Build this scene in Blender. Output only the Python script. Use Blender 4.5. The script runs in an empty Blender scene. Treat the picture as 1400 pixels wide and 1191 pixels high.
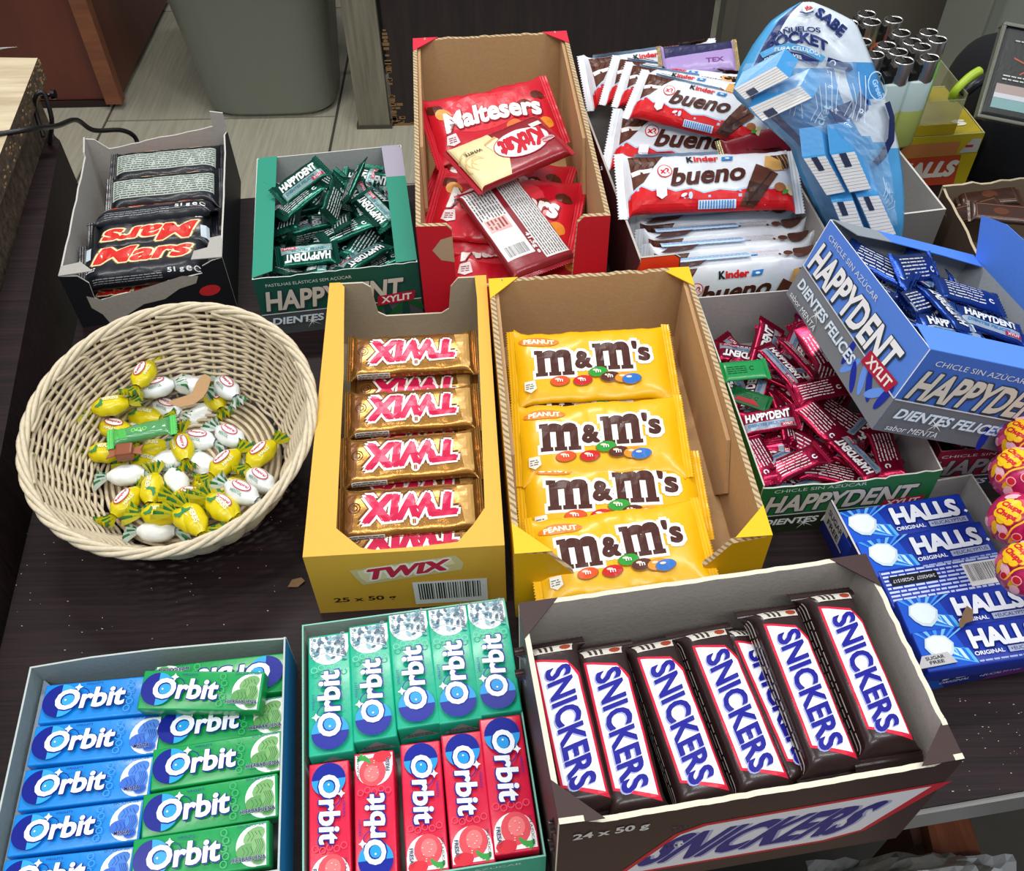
import bpy, bmesh, math, random
import numpy as np
from mathutils import Vector, Matrix, noise
from mathutils.geometry import tessellate_polygon
from bisect import bisect_right
S = 0.01                       # everything is written in centimetres
R_ = math.radians
scene = bpy.context.scene
COL = scene.collection

# ------------------------------------------------------------------ camera
F_PX, TH, RL, CAMH = 1300.0, R_(41), R_(-1.2), 60.0
FW = Vector((0, math.sin(TH), -math.cos(TH)))
RT0 = Vector((1, 0, 0)); UP0 = RT0.cross(FW)
RT = math.cos(RL) * RT0 + math.sin(RL) * UP0
UP = -math.sin(RL) * RT0 + math.cos(RL) * UP0
cam = bpy.data.cameras.new('camera'); camo = bpy.data.objects.new('camera', cam); COL.objects.link(camo)
cam.sensor_width = 36; cam.lens = F_PX / 1400 * 36; cam.clip_start = 0.02; cam.clip_end = 30
mw = Matrix((RT, UP, -FW)).transposed().to_4x4(); mw.translation = Vector((0, 0, CAMH * S))
camo.matrix_world = mw; scene.camera = camo
cam.dof.use_dof = False

def P(u, v, z=0.0):
    d = FW + RT * (u - 700) / F_PX - UP * (v - 595.5) / F_PX
    return Vector((0, 0, CAMH)) + d * ((z - CAMH) / d.z)

# ------------------------------------------------------------------ light
scene.view_settings.view_transform = 'Standard'
try: scene.view_settings.look = 'None'
except Exception: pass
scene.view_settings.gamma = 1; scene.view_settings.exposure = -0.1
w = bpy.data.worlds.new('world'); scene.world = w; w.use_nodes = True
w.node_tree.nodes['Background'].inputs[0].default_value = (0.80, 0.88, 1, 1)
w.node_tree.nodes['Background'].inputs[1].default_value = 0.46
def area(name, loc, target, sx, sy, power, col=(1, 1, 1)):
    l = bpy.data.lights.new(name, 'AREA'); l.shape = 'RECTANGLE'; l.size = sx; l.size_y = sy
    l.energy = power; l.color = col
    o = bpy.data.objects.new(name, l); COL.objects.link(o); o.location = loc
    o.rotation_euler = (Vector(target) - Vector(loc)).to_track_quat('-Z', 'Y').to_euler()
area('ceiling_tube_light', (-0.3, 1.75, 2.0), (0.0, 0.5, 0), 1.2, 0.14, 29, (1, 0.97, 0.93))
area('ceiling_tube_light_right', (1.0, 0.25, 1.9), (0.1, 0.5, 0), 0.14, 1.2, 16, (0.95, 0.98, 1))
area('fill_light_left', (-0.95, 0.1, 1.9), (-0.1, 0.5, 0), 0.14, 1.2, 13, (1, 0.98, 0.96))  # added fill from the left, not a real fixture
area('fill_light_front', (0.15, -0.7, 1.9), (0.05, 0.6, 0), 1.4, 0.2, 17, (1, 0.99, 0.97))  # added fill that brightens inner back walls facing the camera, no real tube

# ------------------------------------------------------------------ materials
def lin(h):
    h = h.lstrip('#'); c = [int(h[i:i + 2], 16) / 255 for i in (0, 2, 4)]
    return tuple(x / 12.92 if x <= .04045 else ((x + .055) / 1.055) ** 2.4 for x in c) + (1,)
MATS = {}
FIN = {  # roughness, metallic, coat, bump, bump scale, tint variation
    'gloss': (.3, 0, .15, .12, 260, .05), 'foil': (.26, .75, .1, .25, 220, .08), 'print': (.36, 0, .05, .06, 260, .03),
    'foilprint': (.3, .15, .1, .10, 260, .03), 'card': (.55, 0, .0, .08, 400, .05), 'board': (.85, 0, 0, .2, 350, .10),
    'cardprint': (.5, 0, 0, .0, 400, .02), 'matte': (.8, 0, 0, .2, 60, .1), 'plastic': (.4, 0, .1, .02, 50, .03),
    'chrome': (.3, 1, 0, 0, 50, .02), 'wicker': (.6, 0, .05, .5, 250, .22), 'fabric': (.95, 0, 0, .5, 900, .15)}
def M(hexc, fin='gloss'):
    k = (hexc, fin)
    if k in MATS: return MATS[k]
    r, me, co, bp, bs, tv = FIN[fin]
    m = bpy.data.materials.new(fin + '_' + hexc.strip('#')); m.use_nodes = True
    nt = m.node_tree; b = nt.nodes['Principled BSDF']
    b.inputs['Roughness'].default_value = r; b.inputs['Metallic'].default_value = me
    b.inputs['Coat Weight'].default_value = co; b.inputs['Coat Roughness'].default_value = .12
    if fin != 'chrome': b.inputs['Specular IOR Level'].default_value = .22 if 'print' in fin else .4
    tc = nt.nodes.new('ShaderNodeTexCoord'); n = nt.nodes.new('ShaderNodeTexNoise')
    n.inputs['Scale'].default_value = bs; n.inputs['Detail'].default_value = 3
    nt.links.new(tc.outputs['Object'], n.inputs['Vector'])
    mx = nt.nodes.new('ShaderNodeMix'); mx.data_type = 'RGBA'
    c = lin(hexc)
    mx.inputs[6].default_value = tuple(min(1, x * (1 - tv)) for x in c[:3]) + (1,)
    mx.inputs[7].default_value = tuple(min(1, x * (1 + tv) + .002) for x in c[:3]) + (1,)
    nt.links.new(n.outputs['Fac'], mx.inputs[0]); nt.links.new(mx.outputs[2], b.inputs['Base Color'])
    if bp > 0:
        bu = nt.nodes.new('ShaderNodeBump'); bu.inputs['Strength'].default_value = bp; bu.inputs['Distance'].default_value = .001
        nt.links.new(n.outputs['Fac'], bu.inputs['Height']); nt.links.new(bu.outputs[0], b.inputs['Normal'])
    MATS[k] = m; return m
def wood(name, c1, c2, rough=.45, sc=(3, 90, 20), rot=0.0, spec=.5):
    m = bpy.data.materials.new(name); m.use_nodes = True; nt = m.node_tree; b = nt.nodes['Principled BSDF']
    tc = nt.nodes.new('ShaderNodeTexCoord'); mp = nt.nodes.new('ShaderNodeMapping'); mp.inputs['Scale'].default_value = sc
    mp.inputs['Rotation'].default_value = (0, 0, rot)
    n = nt.nodes.new('ShaderNodeTexNoise'); n.inputs['Scale'].default_value = 2.2; n.inputs['Detail'].default_value = 6; n.inputs['Roughness'].default_value = .65
    r = nt.nodes.new('ShaderNodeValToRGB'); r.color_ramp.elements[0].position = .35; r.color_ramp.elements[1].position = .68
    r.color_ramp.elements[0].color = lin(c1); r.color_ramp.elements[1].color = lin(c2)
    bu = nt.nodes.new('ShaderNodeBump'); bu.inputs['Strength'].default_value = .25; bu.inputs['Distance'].default_value = .001
    L = nt.links.new
    L(tc.outputs['Object'], mp.inputs[0]); L(mp.outputs[0], n.inputs['Vector']); L(n.outputs['Fac'], r.inputs[0])
    L(r.outputs[0], b.inputs['Base Color']); L(n.outputs['Fac'], bu.inputs['Height']); L(bu.outputs[0], b.inputs['Normal'])
    b.inputs['Roughness'].default_value = rough; b.inputs['Specular IOR Level'].default_value = spec
    return m
def kraft_edge():
    m = bpy.data.materials.new('corrugated_edge'); m.use_nodes = True; nt = m.node_tree; b = nt.nodes['Principled BSDF']
    tc = nt.nodes.new('ShaderNodeTexCoord'); wv = nt.nodes.new('ShaderNodeTexWave'); wv.inputs['Scale'].default_value = 110
    wv.wave_type = 'BANDS'; wv.bands_direction = 'DIAGONAL'; wv.inputs['Distortion'].default_value = 3
    r = nt.nodes.new('ShaderNodeValToRGB'); r.color_ramp.elements[0].color = lin('#8b7252'); r.color_ramp.elements[1].color = lin('#c4ab84')
    r.color_ramp.elements[0].position = .25; r.color_ramp.elements[1].position = .5
    nt.links.new(tc.outputs['Object'], wv.inputs['Vector']); nt.links.new(wv.outputs['Fac'], r.inputs[0]); nt.links.new(r.outputs[0], b.inputs['Base Color'])
    b.inputs['Roughness'].default_value = .9
    return m
KEDGE = kraft_edge()
def clear(name, hexc, rough=.08, alpha=.35, ior=1.35):
    m = bpy.data.materials.new(name); m.use_nodes = True; nt = m.node_tree; b = nt.nodes['Principled BSDF']
    b.inputs['Base Color'].default_value = lin(hexc); b.inputs['Roughness'].default_value = rough
    b.inputs['Alpha'].default_value = alpha; b.inputs['Coat Weight'].default_value = .6
    n = nt.nodes.new('ShaderNodeTexNoise'); n.inputs['Scale'].default_value = 45; bu = nt.nodes.new('ShaderNodeBump')
    tc = nt.nodes.new('ShaderNodeTexCoord'); nt.links.new(tc.outputs['Object'], n.inputs['Vector'])
    bu.inputs['Strength'].default_value = .5; bu.inputs['Distance'].default_value = .003
    nt.links.new(n.outputs['Fac'], bu.inputs['Height']); nt.links.new(bu.outputs[0], b.inputs['Normal'])
    return m

# ------------------------------------------------------------------ mesh helpers
def resolve(m):
    return M(*m) if isinstance(m, tuple) else (M(m) if isinstance(m, str) else m)
class MB:
    def __init__(s): s.v = []; s.f = []; s.m = []; s.mats = []
    def mi(s, m):
        m = resolve(m)
        if m not in s.mats: s.mats.append(m)
        return s.mats.index(m)
    def add(s, vs, fs, m):
        o = len(s.v); i = s.mi(m); s.v += [tuple(v) for v in vs]
        s.f += [tuple(o + k for k in f) for f in fs]; s.m += [i] * len(fs); return s
    def box(s, c, d, m, X=None):
        vs = [Vector((c[0] + a * d[0] / 2, c[1] + b * d[1] / 2, c[2] + e * d[2] / 2)) for a in (-1, 1) for b in (-1, 1) for e in (-1, 1)]
        if X: vs = [X @ v for v in vs]
        return s.add(vs, [(0, 1, 3, 2), (4, 6, 7, 5), (0, 4, 5, 1), (2, 3, 7, 6), (0, 2, 6, 4), (1, 5, 7, 3)], m)
    def prism(s, pts, z0, z1, m, mtop=None, mbot=None, mp=None):
        """polygon pts (2D) extruded z0..z1; mp maps (x,y,z)->point"""
        mp = mp or (lambda x, y, z: (x, y, z)); n = len(pts)
        tri = tessellate_polygon([[Vector((x, y, 0)) for x, y in pts]])
        A = [mp(x, y, z1) for x, y in pts]; B = [mp(x, y, z0) for x, y in pts]
        s.add(A, tri, mtop or m); s.add(B, tri, mbot or m)
        s.add(A + B, [(i, (i + 1) % n, n + (i + 1) % n, n + i) for i in range(n)], m); return s
    def tube(s, pts, r, m, k=6, cap=True):
        pts = [Vector(p) for p in pts]; n = len(pts); vs = []; rr = r if isinstance(r, (list, tuple)) else [r] * n
        prev = None
        for i, p in enumerate(pts):
            t = (pts[min(i + 1, n - 1)] - pts[max(i - 1, 0)]).normalized()
            if prev is None: a = t.cross(Vector((0, 0, 1)) if abs(t.z) < .9 else Vector((1, 0, 0))).normalized()
            else: a = (prev - t * prev.dot(t)).normalized()
            prev = a; b = t.cross(a)
            vs += [p + (a * math.cos(2 * math.pi * j / k) + b * math.sin(2 * math.pi * j / k)) * rr[i] for j in range(k)]
        fs = [(i * k + j, i * k + (j + 1) % k, (i + 1) * k + (j + 1) % k, (i + 1) * k + j) for i in range(n - 1) for j in range(k)]
        if cap: fs += [tuple(range(k))[::-1], tuple((n - 1) * k + j for j in range(k))]
        return s.add(vs, fs, m)
    def lathe(s, prof, m, k=20, c=(0, 0, 0), sx=1, sy=1):
        vs = [(c[0] + sx * r * math.cos(2 * math.pi * j / k), c[1] + sy * r * math.sin(2 * math.pi * j / k), c[2] + z) for r, z in prof for j in range(k)]
        n = len(prof)
        return s.add(vs, [(i * k + j, i * k + (j + 1) % k, (i + 1) * k + (j + 1) % k, (i + 1) * k + j) for i in range(n - 1) for j in range(k)], m)
    def build(s, name, parent=None, smooth=False, bevel=0, fixn=True):
        me = bpy.data.meshes.new(name); me.from_pydata([(v[0] * S, v[1] * S, v[2] * S) for v in s.v], [], s.f)
        for m in s.mats: me.materials.append(m)
        me.polygons.foreach_set('material_index', s.m)
        if smooth: me.polygons.foreach_set('use_smooth', [True] * len(s.f))
        if bevel or fixn:
            bm = bmesh.new(); bm.from_mesh(me)
            if fixn: bmesh.ops.remove_doubles(bm, verts=bm.verts, dist=1e-6); bmesh.ops.recalc_face_normals(bm, faces=bm.faces)
            if bevel: bmesh.ops.bevel(bm, geom=[e for e in bm.edges if e.calc_face_angle(0) > .6], offset=bevel * S, segments=2, affect='EDGES', profile=.6)
            bm.to_mesh(me); bm.free()
        o = bpy.data.objects.new(name, me); COL.objects.link(o)
        if parent: o.parent = parent
        return o
def tag(o, label=None, cat=None, group=None, kind=None):
    if label: o['label'] = label
    if cat: o['category'] = cat
    if group: o['group'] = group
    if kind: o['kind'] = kind
    return o
def thing(name, label, cat, X=None, group=None):
    o = bpy.data.objects.new(name, None); COL.objects.link(o); o.empty_display_size = .01
    if X is not None: setm(o, X)
    return tag(o, label, cat, group)
def setm(o, X):
    Y = X.copy(); Y.translation = Y.translation * S; o.matrix_world = Y
def copy_tree(o, parent=None):
    c = o.copy(); COL.objects.link(c); c.parent = parent
    for ch in o.children: copy_tree(ch, c)
    return c
USED = set()
def place(proto, X, label, group=None):
    if proto.name not in USED: USED.add(proto.name); o = proto
    else: o = copy_tree(proto)
    setm(o, X); o['label'] = label
    if group: o['group'] = group
    elif 'group' in o: del o['group']
    return o
def frame(pos, x, up=Vector((0, 0, 1)), roll=0, s=1.0):
    x = Vector(x).normalized(); z = (up - x * up.dot(x)).normalized(); y = z.cross(x)
    c, q = math.cos(roll), math.sin(roll)
    y, z = c * y + q * z, -q * y + c * z
    X = (Matrix((x, y, z)).transposed() * s).to_4x4(); X.translation = Vector(pos); return X
def between(p0, p1, L, T, roll=0, smin=.7, smax=1.4, lift=0):
    """pack whose top-centre line runs from pixel p0 to p1 (u,v,height)"""
    a, b = P(*p0), P(*p1); sc = min(smax, max(smin, (b - a).length / L))
    # roll > 0 tips the face towards the photographer
    sg = 1 if (b - a).x > 0 or abs((b - a).x) < abs((b - a).y) else -1
    X = frame((a + b) / 2, b - a, roll=sg * roll, s=sc)
    X.translation = X.translation - X.col[2].to_3d() * (T / 2) + Vector((0, 0, lift)); return X

# ------------------------------------------------------------------ flat print as thin geometry
_G = {}
def glyphs(s, bold):
    k = (s, round(bold, 4))
    if k not in _G:
        c = bpy.data.curves.new('t', 'FONT'); c.body = s; c.size = 1; c.offset = bold; c.resolution_u = 3; c.fill_mode = 'FRONT'
        o = bpy.data.objects.new('t', c); COL.objects.link(o)
        dg = bpy.context.evaluated_depsgraph_get(); me = o.evaluated_get(dg).to_mesh()
        vs = [(v.co.x, v.co.y) for v in me.vertices]; fs = [tuple(p.vertices) for p in me.polygons]
        o.evaluated_get(dg).to_mesh_clear(); bpy.data.objects.remove(o); bpy.data.curves.remove(c)
        _G[k] = (vs, fs)
    return _G[k]
class Art:
    def __init__(s, fin='print', eps=.007): s.v = []; s.f = []; s.m = []; s.mats = []; s.k = 0; s.fin = fin; s.eps = eps; s.T = None
    def _add(s, vs, fs, col):
        m = M(col, s.fin) if isinstance(col, str) else col
        if m not in s.mats: s.mats.append(m)
        o = len(s.v); s.k += 1; z = s.k * s.eps
        if s.T: vs = [s.T(*p[:2]) + tuple(p[2:]) for p in vs]
        s.v += [(p[0], p[1], z + (p[2] if len(p) > 2 else 0)) for p in vs]; s.f += [tuple(o + i for i in f) for f in fs]; s.m += [s.mats.index(m)] * len(fs); return s
    def poly(s, pts, col): return s._add(pts, tessellate_polygon([[Vector((x, y, 0)) for x, y in pts]]), col)
    def rect(s, x0, y0, x1, y1, col): return s._add([(x0, y0), (x1, y0), (x1, y1), (x0, y1)], [(0, 1, 2, 3)], col)
    def ell(s, cx, cy, rx, ry, col, n=20, rot=0):
        c, q = math.cos(rot), math.sin(rot); pts = []
        for i in range(n):
            a, b = rx * math.cos(2 * math.pi * i / n), ry * math.sin(2 * math.pi * i / n); pts.append((cx + a * c - b * q, cy + a * q + b * c))
        return s._add(pts + [(cx, cy)], [(i, (i + 1) % n, n) for i in range(n)], col)
    def arc(s, cx, cy, r0, r1, a0, a1, col, n=16, sy=1):
        pts = []
        for i in range(n + 1):
            a = R_(a0 + (a1 - a0) * i / n); pts += [(cx + r0 * math.cos(a), cy + sy * r0 * math.sin(a)), (cx + r1 * math.cos(a), cy + sy * r1 * math.sin(a))]
        return s._add(pts, [(2 * i, 2 * i + 1, 2 * i + 3, 2 * i + 2) for i in range(n)], col)
    def line(s, pts, wd, col):
        vs = []; n = len(pts)
        for i, p in enumerate(pts):
            a, b = pts[max(0, i - 1)], pts[min(n - 1, i + 1)]; dx, dy = b[0] - a[0], b[1] - a[1]; l = math.hypot(dx, dy) or 1
            q = wd / 2; vs += [(p[0] - dy / l * q, p[1] + dx / l * q), (p[0] + dy / l * q, p[1] - dx / l * q)]
        return s._add(vs, [(2 * i, 2 * i + 1, 2 * i + 3, 2 * i + 2) for i in range(n - 1)], col)
    def text(s, t, cx, cy, wd, ht, col, bold=.0, outline=(), shear=0, warp=None, rot=0):
        ref = glyphs(t, min(bold, .022))[0]
        if not ref: return s
        x0 = min(p[0] for p in ref); x1 = max(p[0] for p in ref); y0 = min(p[1] for p in ref); y1 = max(p[1] for p in ref)
        sy = ht / (y1 - y0) if ht else wd / (x1 - x0); sx = wd / (x1 - x0) if wd else sy
        c, q = math.cos(rot), math.sin(rot)
        vs0, fs0 = glyphs(t, min(bold, .022)); n0 = len(vs0)
        for bo, co, dx, dy in [(bold + o[0], o[1], (o[2] if len(o) > 2 else 0), (o[3] if len(o) > 3 else 0)) for o in outline] + [(bold, col, 0, 0)]:
            rad = max(0, bo - .022); k = (8 if bo > bold + .001 else 4) if rad > .004 else 0
            sh = [(0, 0)] + [(rad * math.cos(2 * math.pi * i / k + .39), rad * math.sin(2 * math.pi * i / k + .39)) for i in range(k)] if k else [(0, 0)]
            pts = []; fa = []
            for si, (ox, oy) in enumerate(sh):
                o_ = len(pts); fa += [tuple(o_ + i for i in f) for f in fs0]
                for x, y in vs0:
                    X, Y = (x + ox - (x0 + x1) / 2) * sx, (y + oy - (y0 + y1) / 2) * sy
                    X += shear * Y
                    if warp: X, Y = warp(X, Y)
                    X, Y = X * c - Y * q, X * q + Y * c
                    pts.append((cx + X + dx, cy + Y + dy, -si * s.eps * .1))
            s._add(pts, fa, co)
        return s
    def slab_m(s, cx, cy, wd, ht, col, d=0):
        st = wd * .2; pos = (-.34, 0, .34)
        def R(x0, y0, x1, y1): s.rect(cx + x0 - d, cy + y0 - d, cx + x1 + d, cy + y1 + d, col); s.k -= .9
        for p in pos:
            x = p * wd; R(x - st / 2, -ht / 2, x + st / 2, ht * .34); R(x - st * .76, -ht / 2, x + st * .76, -ht * .36)
        R(-wd * .5, ht * .34, -wd * .28, ht * .5)
        for a_, b_ in ((-.34, 0), (0, .34)):
            R(a_ * wd, ht * .18, b_ * wd, ht * .42); s.ell(cx + (a_ + b_) / 2 * wd + wd * .06, cy + ht * .36, wd * .19 + d, ht * .15 + d, col, 18); s.k -= .9
        return s
    def micro(s, x0, y0, x1, y1, rows, col, rnd=1, fill=.5):
        r = random.Random(rnd); h = (y1 - y0) / rows; vs = []; fs = []
        for i in range(rows):
            x = x0; y = y0 + i * h + h * .2
            while x < x1 - h * .5:
                l = min(r.uniform(.8, 3.2) * h, x1 - x); o = len(vs)
                vs += [(x, y), (x + l, y), (x + l, y + h * fill), (x, y + h * fill)]; fs.append((o, o + 1, o + 2, o + 3)); x += l + h * .35
        return s._add(vs, fs, col)
    def barcode(s, x0, y0, x1, y1, col='#1b1b1b', bg='#e8e8e6', rnd=3, vert=False):
        if bg: s.rect(x0, y0, x1, y1, bg)
        r = random.Random(rnd); vs = []; fs = []; n = 26; L = x1 - x0; x = x0 + L * .07; st = L * .86 / n
        for i in range(n):
            wd = st * r.uniform(.25, .7); o = len(vs); vs += [(x, y0 + (y1 - y0) * .2), (x + wd, y0 + (y1 - y0) * .2), (x + wd, y1 - (y1 - y0) * .08), (x, y1 - (y1 - y0) * .08)]
            fs.append((o, o + 1, o + 2, o + 3)); x += st
        return s._add(vs, fs, col)
    def emit(s, name, parent, surf, cx=None, cy=None, base=.012):
        bm = bmesh.new(); bv = [bm.verts.new(v) for v in s.v]
        for f, m in zip(s.f, s.m):
            try: q = bm.faces.new([bv[i] for i in f]); q.material_index = m
            except ValueError: pass
        for ax, ls in ((0, cx), (1, cy)):
            if ls is None: continue
            lo = min(v.co[ax] for v in bm.verts); hi = max(v.co[ax] for v in bm.verts)
            no = (1, 0, 0) if ax == 0 else (0, 1, 0)
            for l in ls:
                if lo < l < hi:
                    co = (l, 0, 0) if ax == 0 else (0, l, 0)
                    bmesh.ops.bisect_plane(bm, geom=bm.verts[:] + bm.edges[:] + bm.faces[:], plane_co=co, plane_no=no, dist=1e-5)
        for v in bm.verts: v.co = Vector(surf(v.co.x, v.co.y, base + v.co.z)) * S
        me = bpy.data.meshes.new(name); bm.to_mesh(me); bm.free()
        for m in s.mats: me.materials.append(m)
        o = bpy.data.objects.new(name, me); COL.objects.link(o); o.parent = parent; return o

# ------------------------------------------------------------------ flow-wrapped pack
def sgn(a, e): return math.copysign(abs(a) ** e, a)
class Flow:
    def __init__(s, L, W, T, fin=.9, n=2.6, amp=.03, seed=0, nu=30, nv=32, endr=None, freq=1.2, sag=0):
        s.L, s.W, s.T, s.fin = L, W, T, fin
        Lb = L - 2 * fin; er = endr or T * .7; e = 2 / n
        ang = [math.pi / 2 - 2 * math.pi * j / nv for j in range(nv + 1)]   # starts at top going to +y ... wraps
        sec = [(sgn(math.cos(a), e), sgn(math.sin(a), e)) for a in ang]      # (y,z) unit
        arc = [0]
        for a, b in zip(sec, sec[1:]): arc.append(arc[-1] + math.hypot((b[0] - a[0]) * W / 2, (b[1] - a[1]) * T / 2))
        s.P = arc[-1]; s.arc = arc
        us = sorted(set([-Lb / 2 + er * k / 4 for k in range(4)] + [Lb / 2 - er * k / 4 for k in range(4)] + [-Lb / 2 + er + (Lb - 2 * er) * k / (nu - 8) for k in range(nu - 7)]))
        s.us = us; G = []; N = []
        Wf = W / 2 + T * .28
        for u in us:
            k = min(1, (Lb / 2 - abs(u)) / er); k = max(0, k); q = (1 - (1 - k) ** 2.2) ** .55
            t = .04 + (T / 2 - .04) * q; wd = Wf + (W / 2 - Wf) * q
            row = []; nr = []
            for y, z in sec[:-1]:
                nz = noise.noise(Vector((u * freq + seed * 7.3, y * W / 2 * freq, z * T * .5 * freq + seed))) + .5 * noise.noise(Vector((u * freq * 2.7, y * W * freq * 1.3, z + seed * 3.1)))
                am = amp * (1 + 2.2 * (1 - q)); kx = 1 + am * nz * .3
                row.append(np.array((u, wd * y * kx, t * z + am * nz * (T * .5) * (1 if k > .02 else .3) - sag * (u / Lb * 2) ** 2)))
                nv_ = np.array((0, y / W * 2, z / T * 2)) if n < 3.5 else np.array((0, sgn(y, 2), sgn(z, 2)))
                nr.append(nv_ / np.linalg.norm(nv_))
            row.append(row[0]); nr.append(nr[0]); G.append(row); N.append(nr)
        s.G = np.array(G); s.N = np.array(N)
    def mesh(s, name, parent, mat, matf=None):
        nu, nv = len(s.us), len(s.arc) - 1; vs = [tuple(s.G[i][j]) for i in range(nu) for j in range(nv)]
        b = MB(); b.add(vs, [(i * nv + j, i * nv + (j + 1) % nv, (i + 1) * nv + (j + 1) % nv, (i + 1) * nv + j) for i in range(nu - 1) for j in range(nv)], mat)
        return b.build(name, parent, smooth=True)
    def fins(s, parent, mat, both=True, drop=(0, 0), name='crimped_end'):
        Lb = s.L - 2 * s.fin; Wf = s.W / 2 + s.T * .28; nz = max(8, int(s.W / .22)) * 2
        for sd, dr in ((-1, drop[0]), (1, drop[1])):
            vs = []; fs = []; rows = 7
            zb = float(s.G[0 if sd < 0 else -1][:, 2].mean())
            for r in range(rows):
                f = r / (rows - 1); f = f
                for c in range(nz + 1):
                    y = -Wf + 2 * Wf * c / nz; u = s.fin * f
                    if r == rows - 1 and c % 2: u -= .14
                    z = zb + dr * f * f + (.022 if r % 2 else -.022) + .05 * f * noise.noise(Vector((y * 1.1, sd * 5, s.W)))
                    vs.append((sd * (Lb / 2 - .03 + u), y * (1 - .02 * f), z))
            k = nz + 1; fs = [(r * k + c, r * k + c + 1, (r + 1) * k + c + 1, (r + 1) * k + c) for r in range(rows - 1) for c in range(nz)]
            vs2 = [(x, y, z - .03) for x, y, z in vs]; o = len(vs)
            fs += [tuple(o + i for i in f[::-1]) for f in fs[:]]
            MB().add(vs + vs2, fs, mat).build(name, parent, smooth=False, fixn=False)
    def surf(s, off=0):
        us, arc, G, N, Pm = s.us, s.arc, s.G, s.N, s.P
        def f(x, y, o):
            v = (y + off) % Pm; i = min(len(us) - 2, max(0, bisect_right(us, x) - 1)); j = min(len(arc) - 2, max(0, bisect_right(arc, v) - 1))
            a = (x - us[i]) / (us[i + 1] - us[i]); b = (v - arc[j]) / (arc[j + 1] - arc[j]); a = min(1.0, max(0.0, a))
            p = (G[i][j] * (1 - a) * (1 - b) + G[i + 1][j] * a * (1 - b) + G[i][j + 1] * (1 - a) * b + G[i + 1][j + 1] * a * b)
            n = (N[i][j] * (1 - b) + N[i][j + 1] * b); return p + n * o
        return f
    def art(s, a, parent, bottom=False, name='printed_graphics', sub=1):
        off = s.P / 2 if bottom else 0
        cy = sorted(set(round(x - off, 5) for x in s.arc) | set(round(x - s.P - off, 5) for x in s.arc) | set(round(x + s.P - off, 5) for x in s.arc))
        return a.emit(name, parent, s.surf(off), cx=s.us, cy=cy)

def cbox(name, parent, L, W, T, mat, bev=.12):
    b = MB(); b.box((0, 0, 0), (L, W, T), mat); return b.build(name, parent, bevel=bev, smooth=True)
def top_surf(T): return lambda x, y, o: (x, y, T / 2 + o)

# ------------------------------------------------------------------ cardboard display tray
def torn(x0, y0, x1, y1, n, amp, seed):
    r = random.Random(seed); return [(x0 + (x1 - x0) * i / n, y0 + (y1 - y0) * i / n + (r.uniform(-amp, amp) if 0 < i < n else 0)) for i in range(n + 1)]
class Tray:
    def __init__(s, name, label, X, w, d, h, t=.12, outer='#888888', inner='#b5b1aa', rim=None, front=None, back=None, left=None, right=None, base=None, corners=None, csize=2.4, fin='card', sag=0):
        s.w, s.d, s.h, s.t, s.X = w, d, h, t, X
        s.root = thing(name, label, 'box', X); rim = rim or (inner, 'board'); inn = (inner, 'board'); out = (outer, fin)
        MB().box((0, 0, t / 2), (w - .02, d - .02, t), inn).build('base_panel', s.root)
        mp = {'front': lambda a, b, c: (a, -d / 2 + c, b), 'back': lambda a, b, c: (-a, d / 2 - c, b),
              'left': lambda a, b, c: (-w / 2 + c, -a, b), 'right': lambda a, b, c: (w / 2 - c, a, b)}
        s.mp = mp
        for side, prof in (('front', front), ('back', back), ('left', left), ('right', right)):
            hl = (w if side in ('front', 'back') else d) / 2 - (0 if side in ('front', 'back') else t)
            top = prof or [(-hl, h), (hl, h)]
            pts = [(-hl, 0), (hl, 0)] + list(reversed([(min(hl, max(-hl, a)), b) for a, b in top]))
            b = MB(); b.prism(pts, 0, t, rim, mtop=inn, mbot=out, mp=mp[side])
            s.__dict__['p_' + side] = b.build(side + '_wall' if side in ('front', 'back') else 'side_wall', s.root)
        if corners:
            for sx in (-1, 1):
                for sy in (-1, 1):
                    c = csize; pts = [(sx * w / 2, sy * d / 2), (sx * (w / 2 - c), sy * d / 2), (sx * w / 2, sy * (d / 2 - c))]
                    if isinstance(corners, dict) and (sx, sy) not in corners: continue
                    MB().prism(pts, h - .02, h + .06, (corners if isinstance(corners, str) else corners[(sx, sy)], fin)).build('corner_tab', s.root)
    def art(s, side, a, name='printed_panel'):
        mp = s.mp[side]; wall = s.__dict__['p_' + side]
        return a.emit(name, wall, lambda x, y, o: mp(x, y, -o))
    def strip(s, pts, col, name='lid_strip', z=0, th=.06, fin='card', under=('#b5b1aa', 'board')):
        return MB().prism(pts, s.h + z, s.h + z + th, (col, fin), mbot=under).build(name, s.root)
def qframe(q):
    x, y, z, ya, p, r = q
    X = Matrix.Rotation(R_(ya), 4, 'Z') @ Matrix.Rotation(R_(p), 4, 'X') @ Matrix.Rotation(R_(r), 4, 'Y'); X.translation = Vector((x, y, z)); return X

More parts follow.
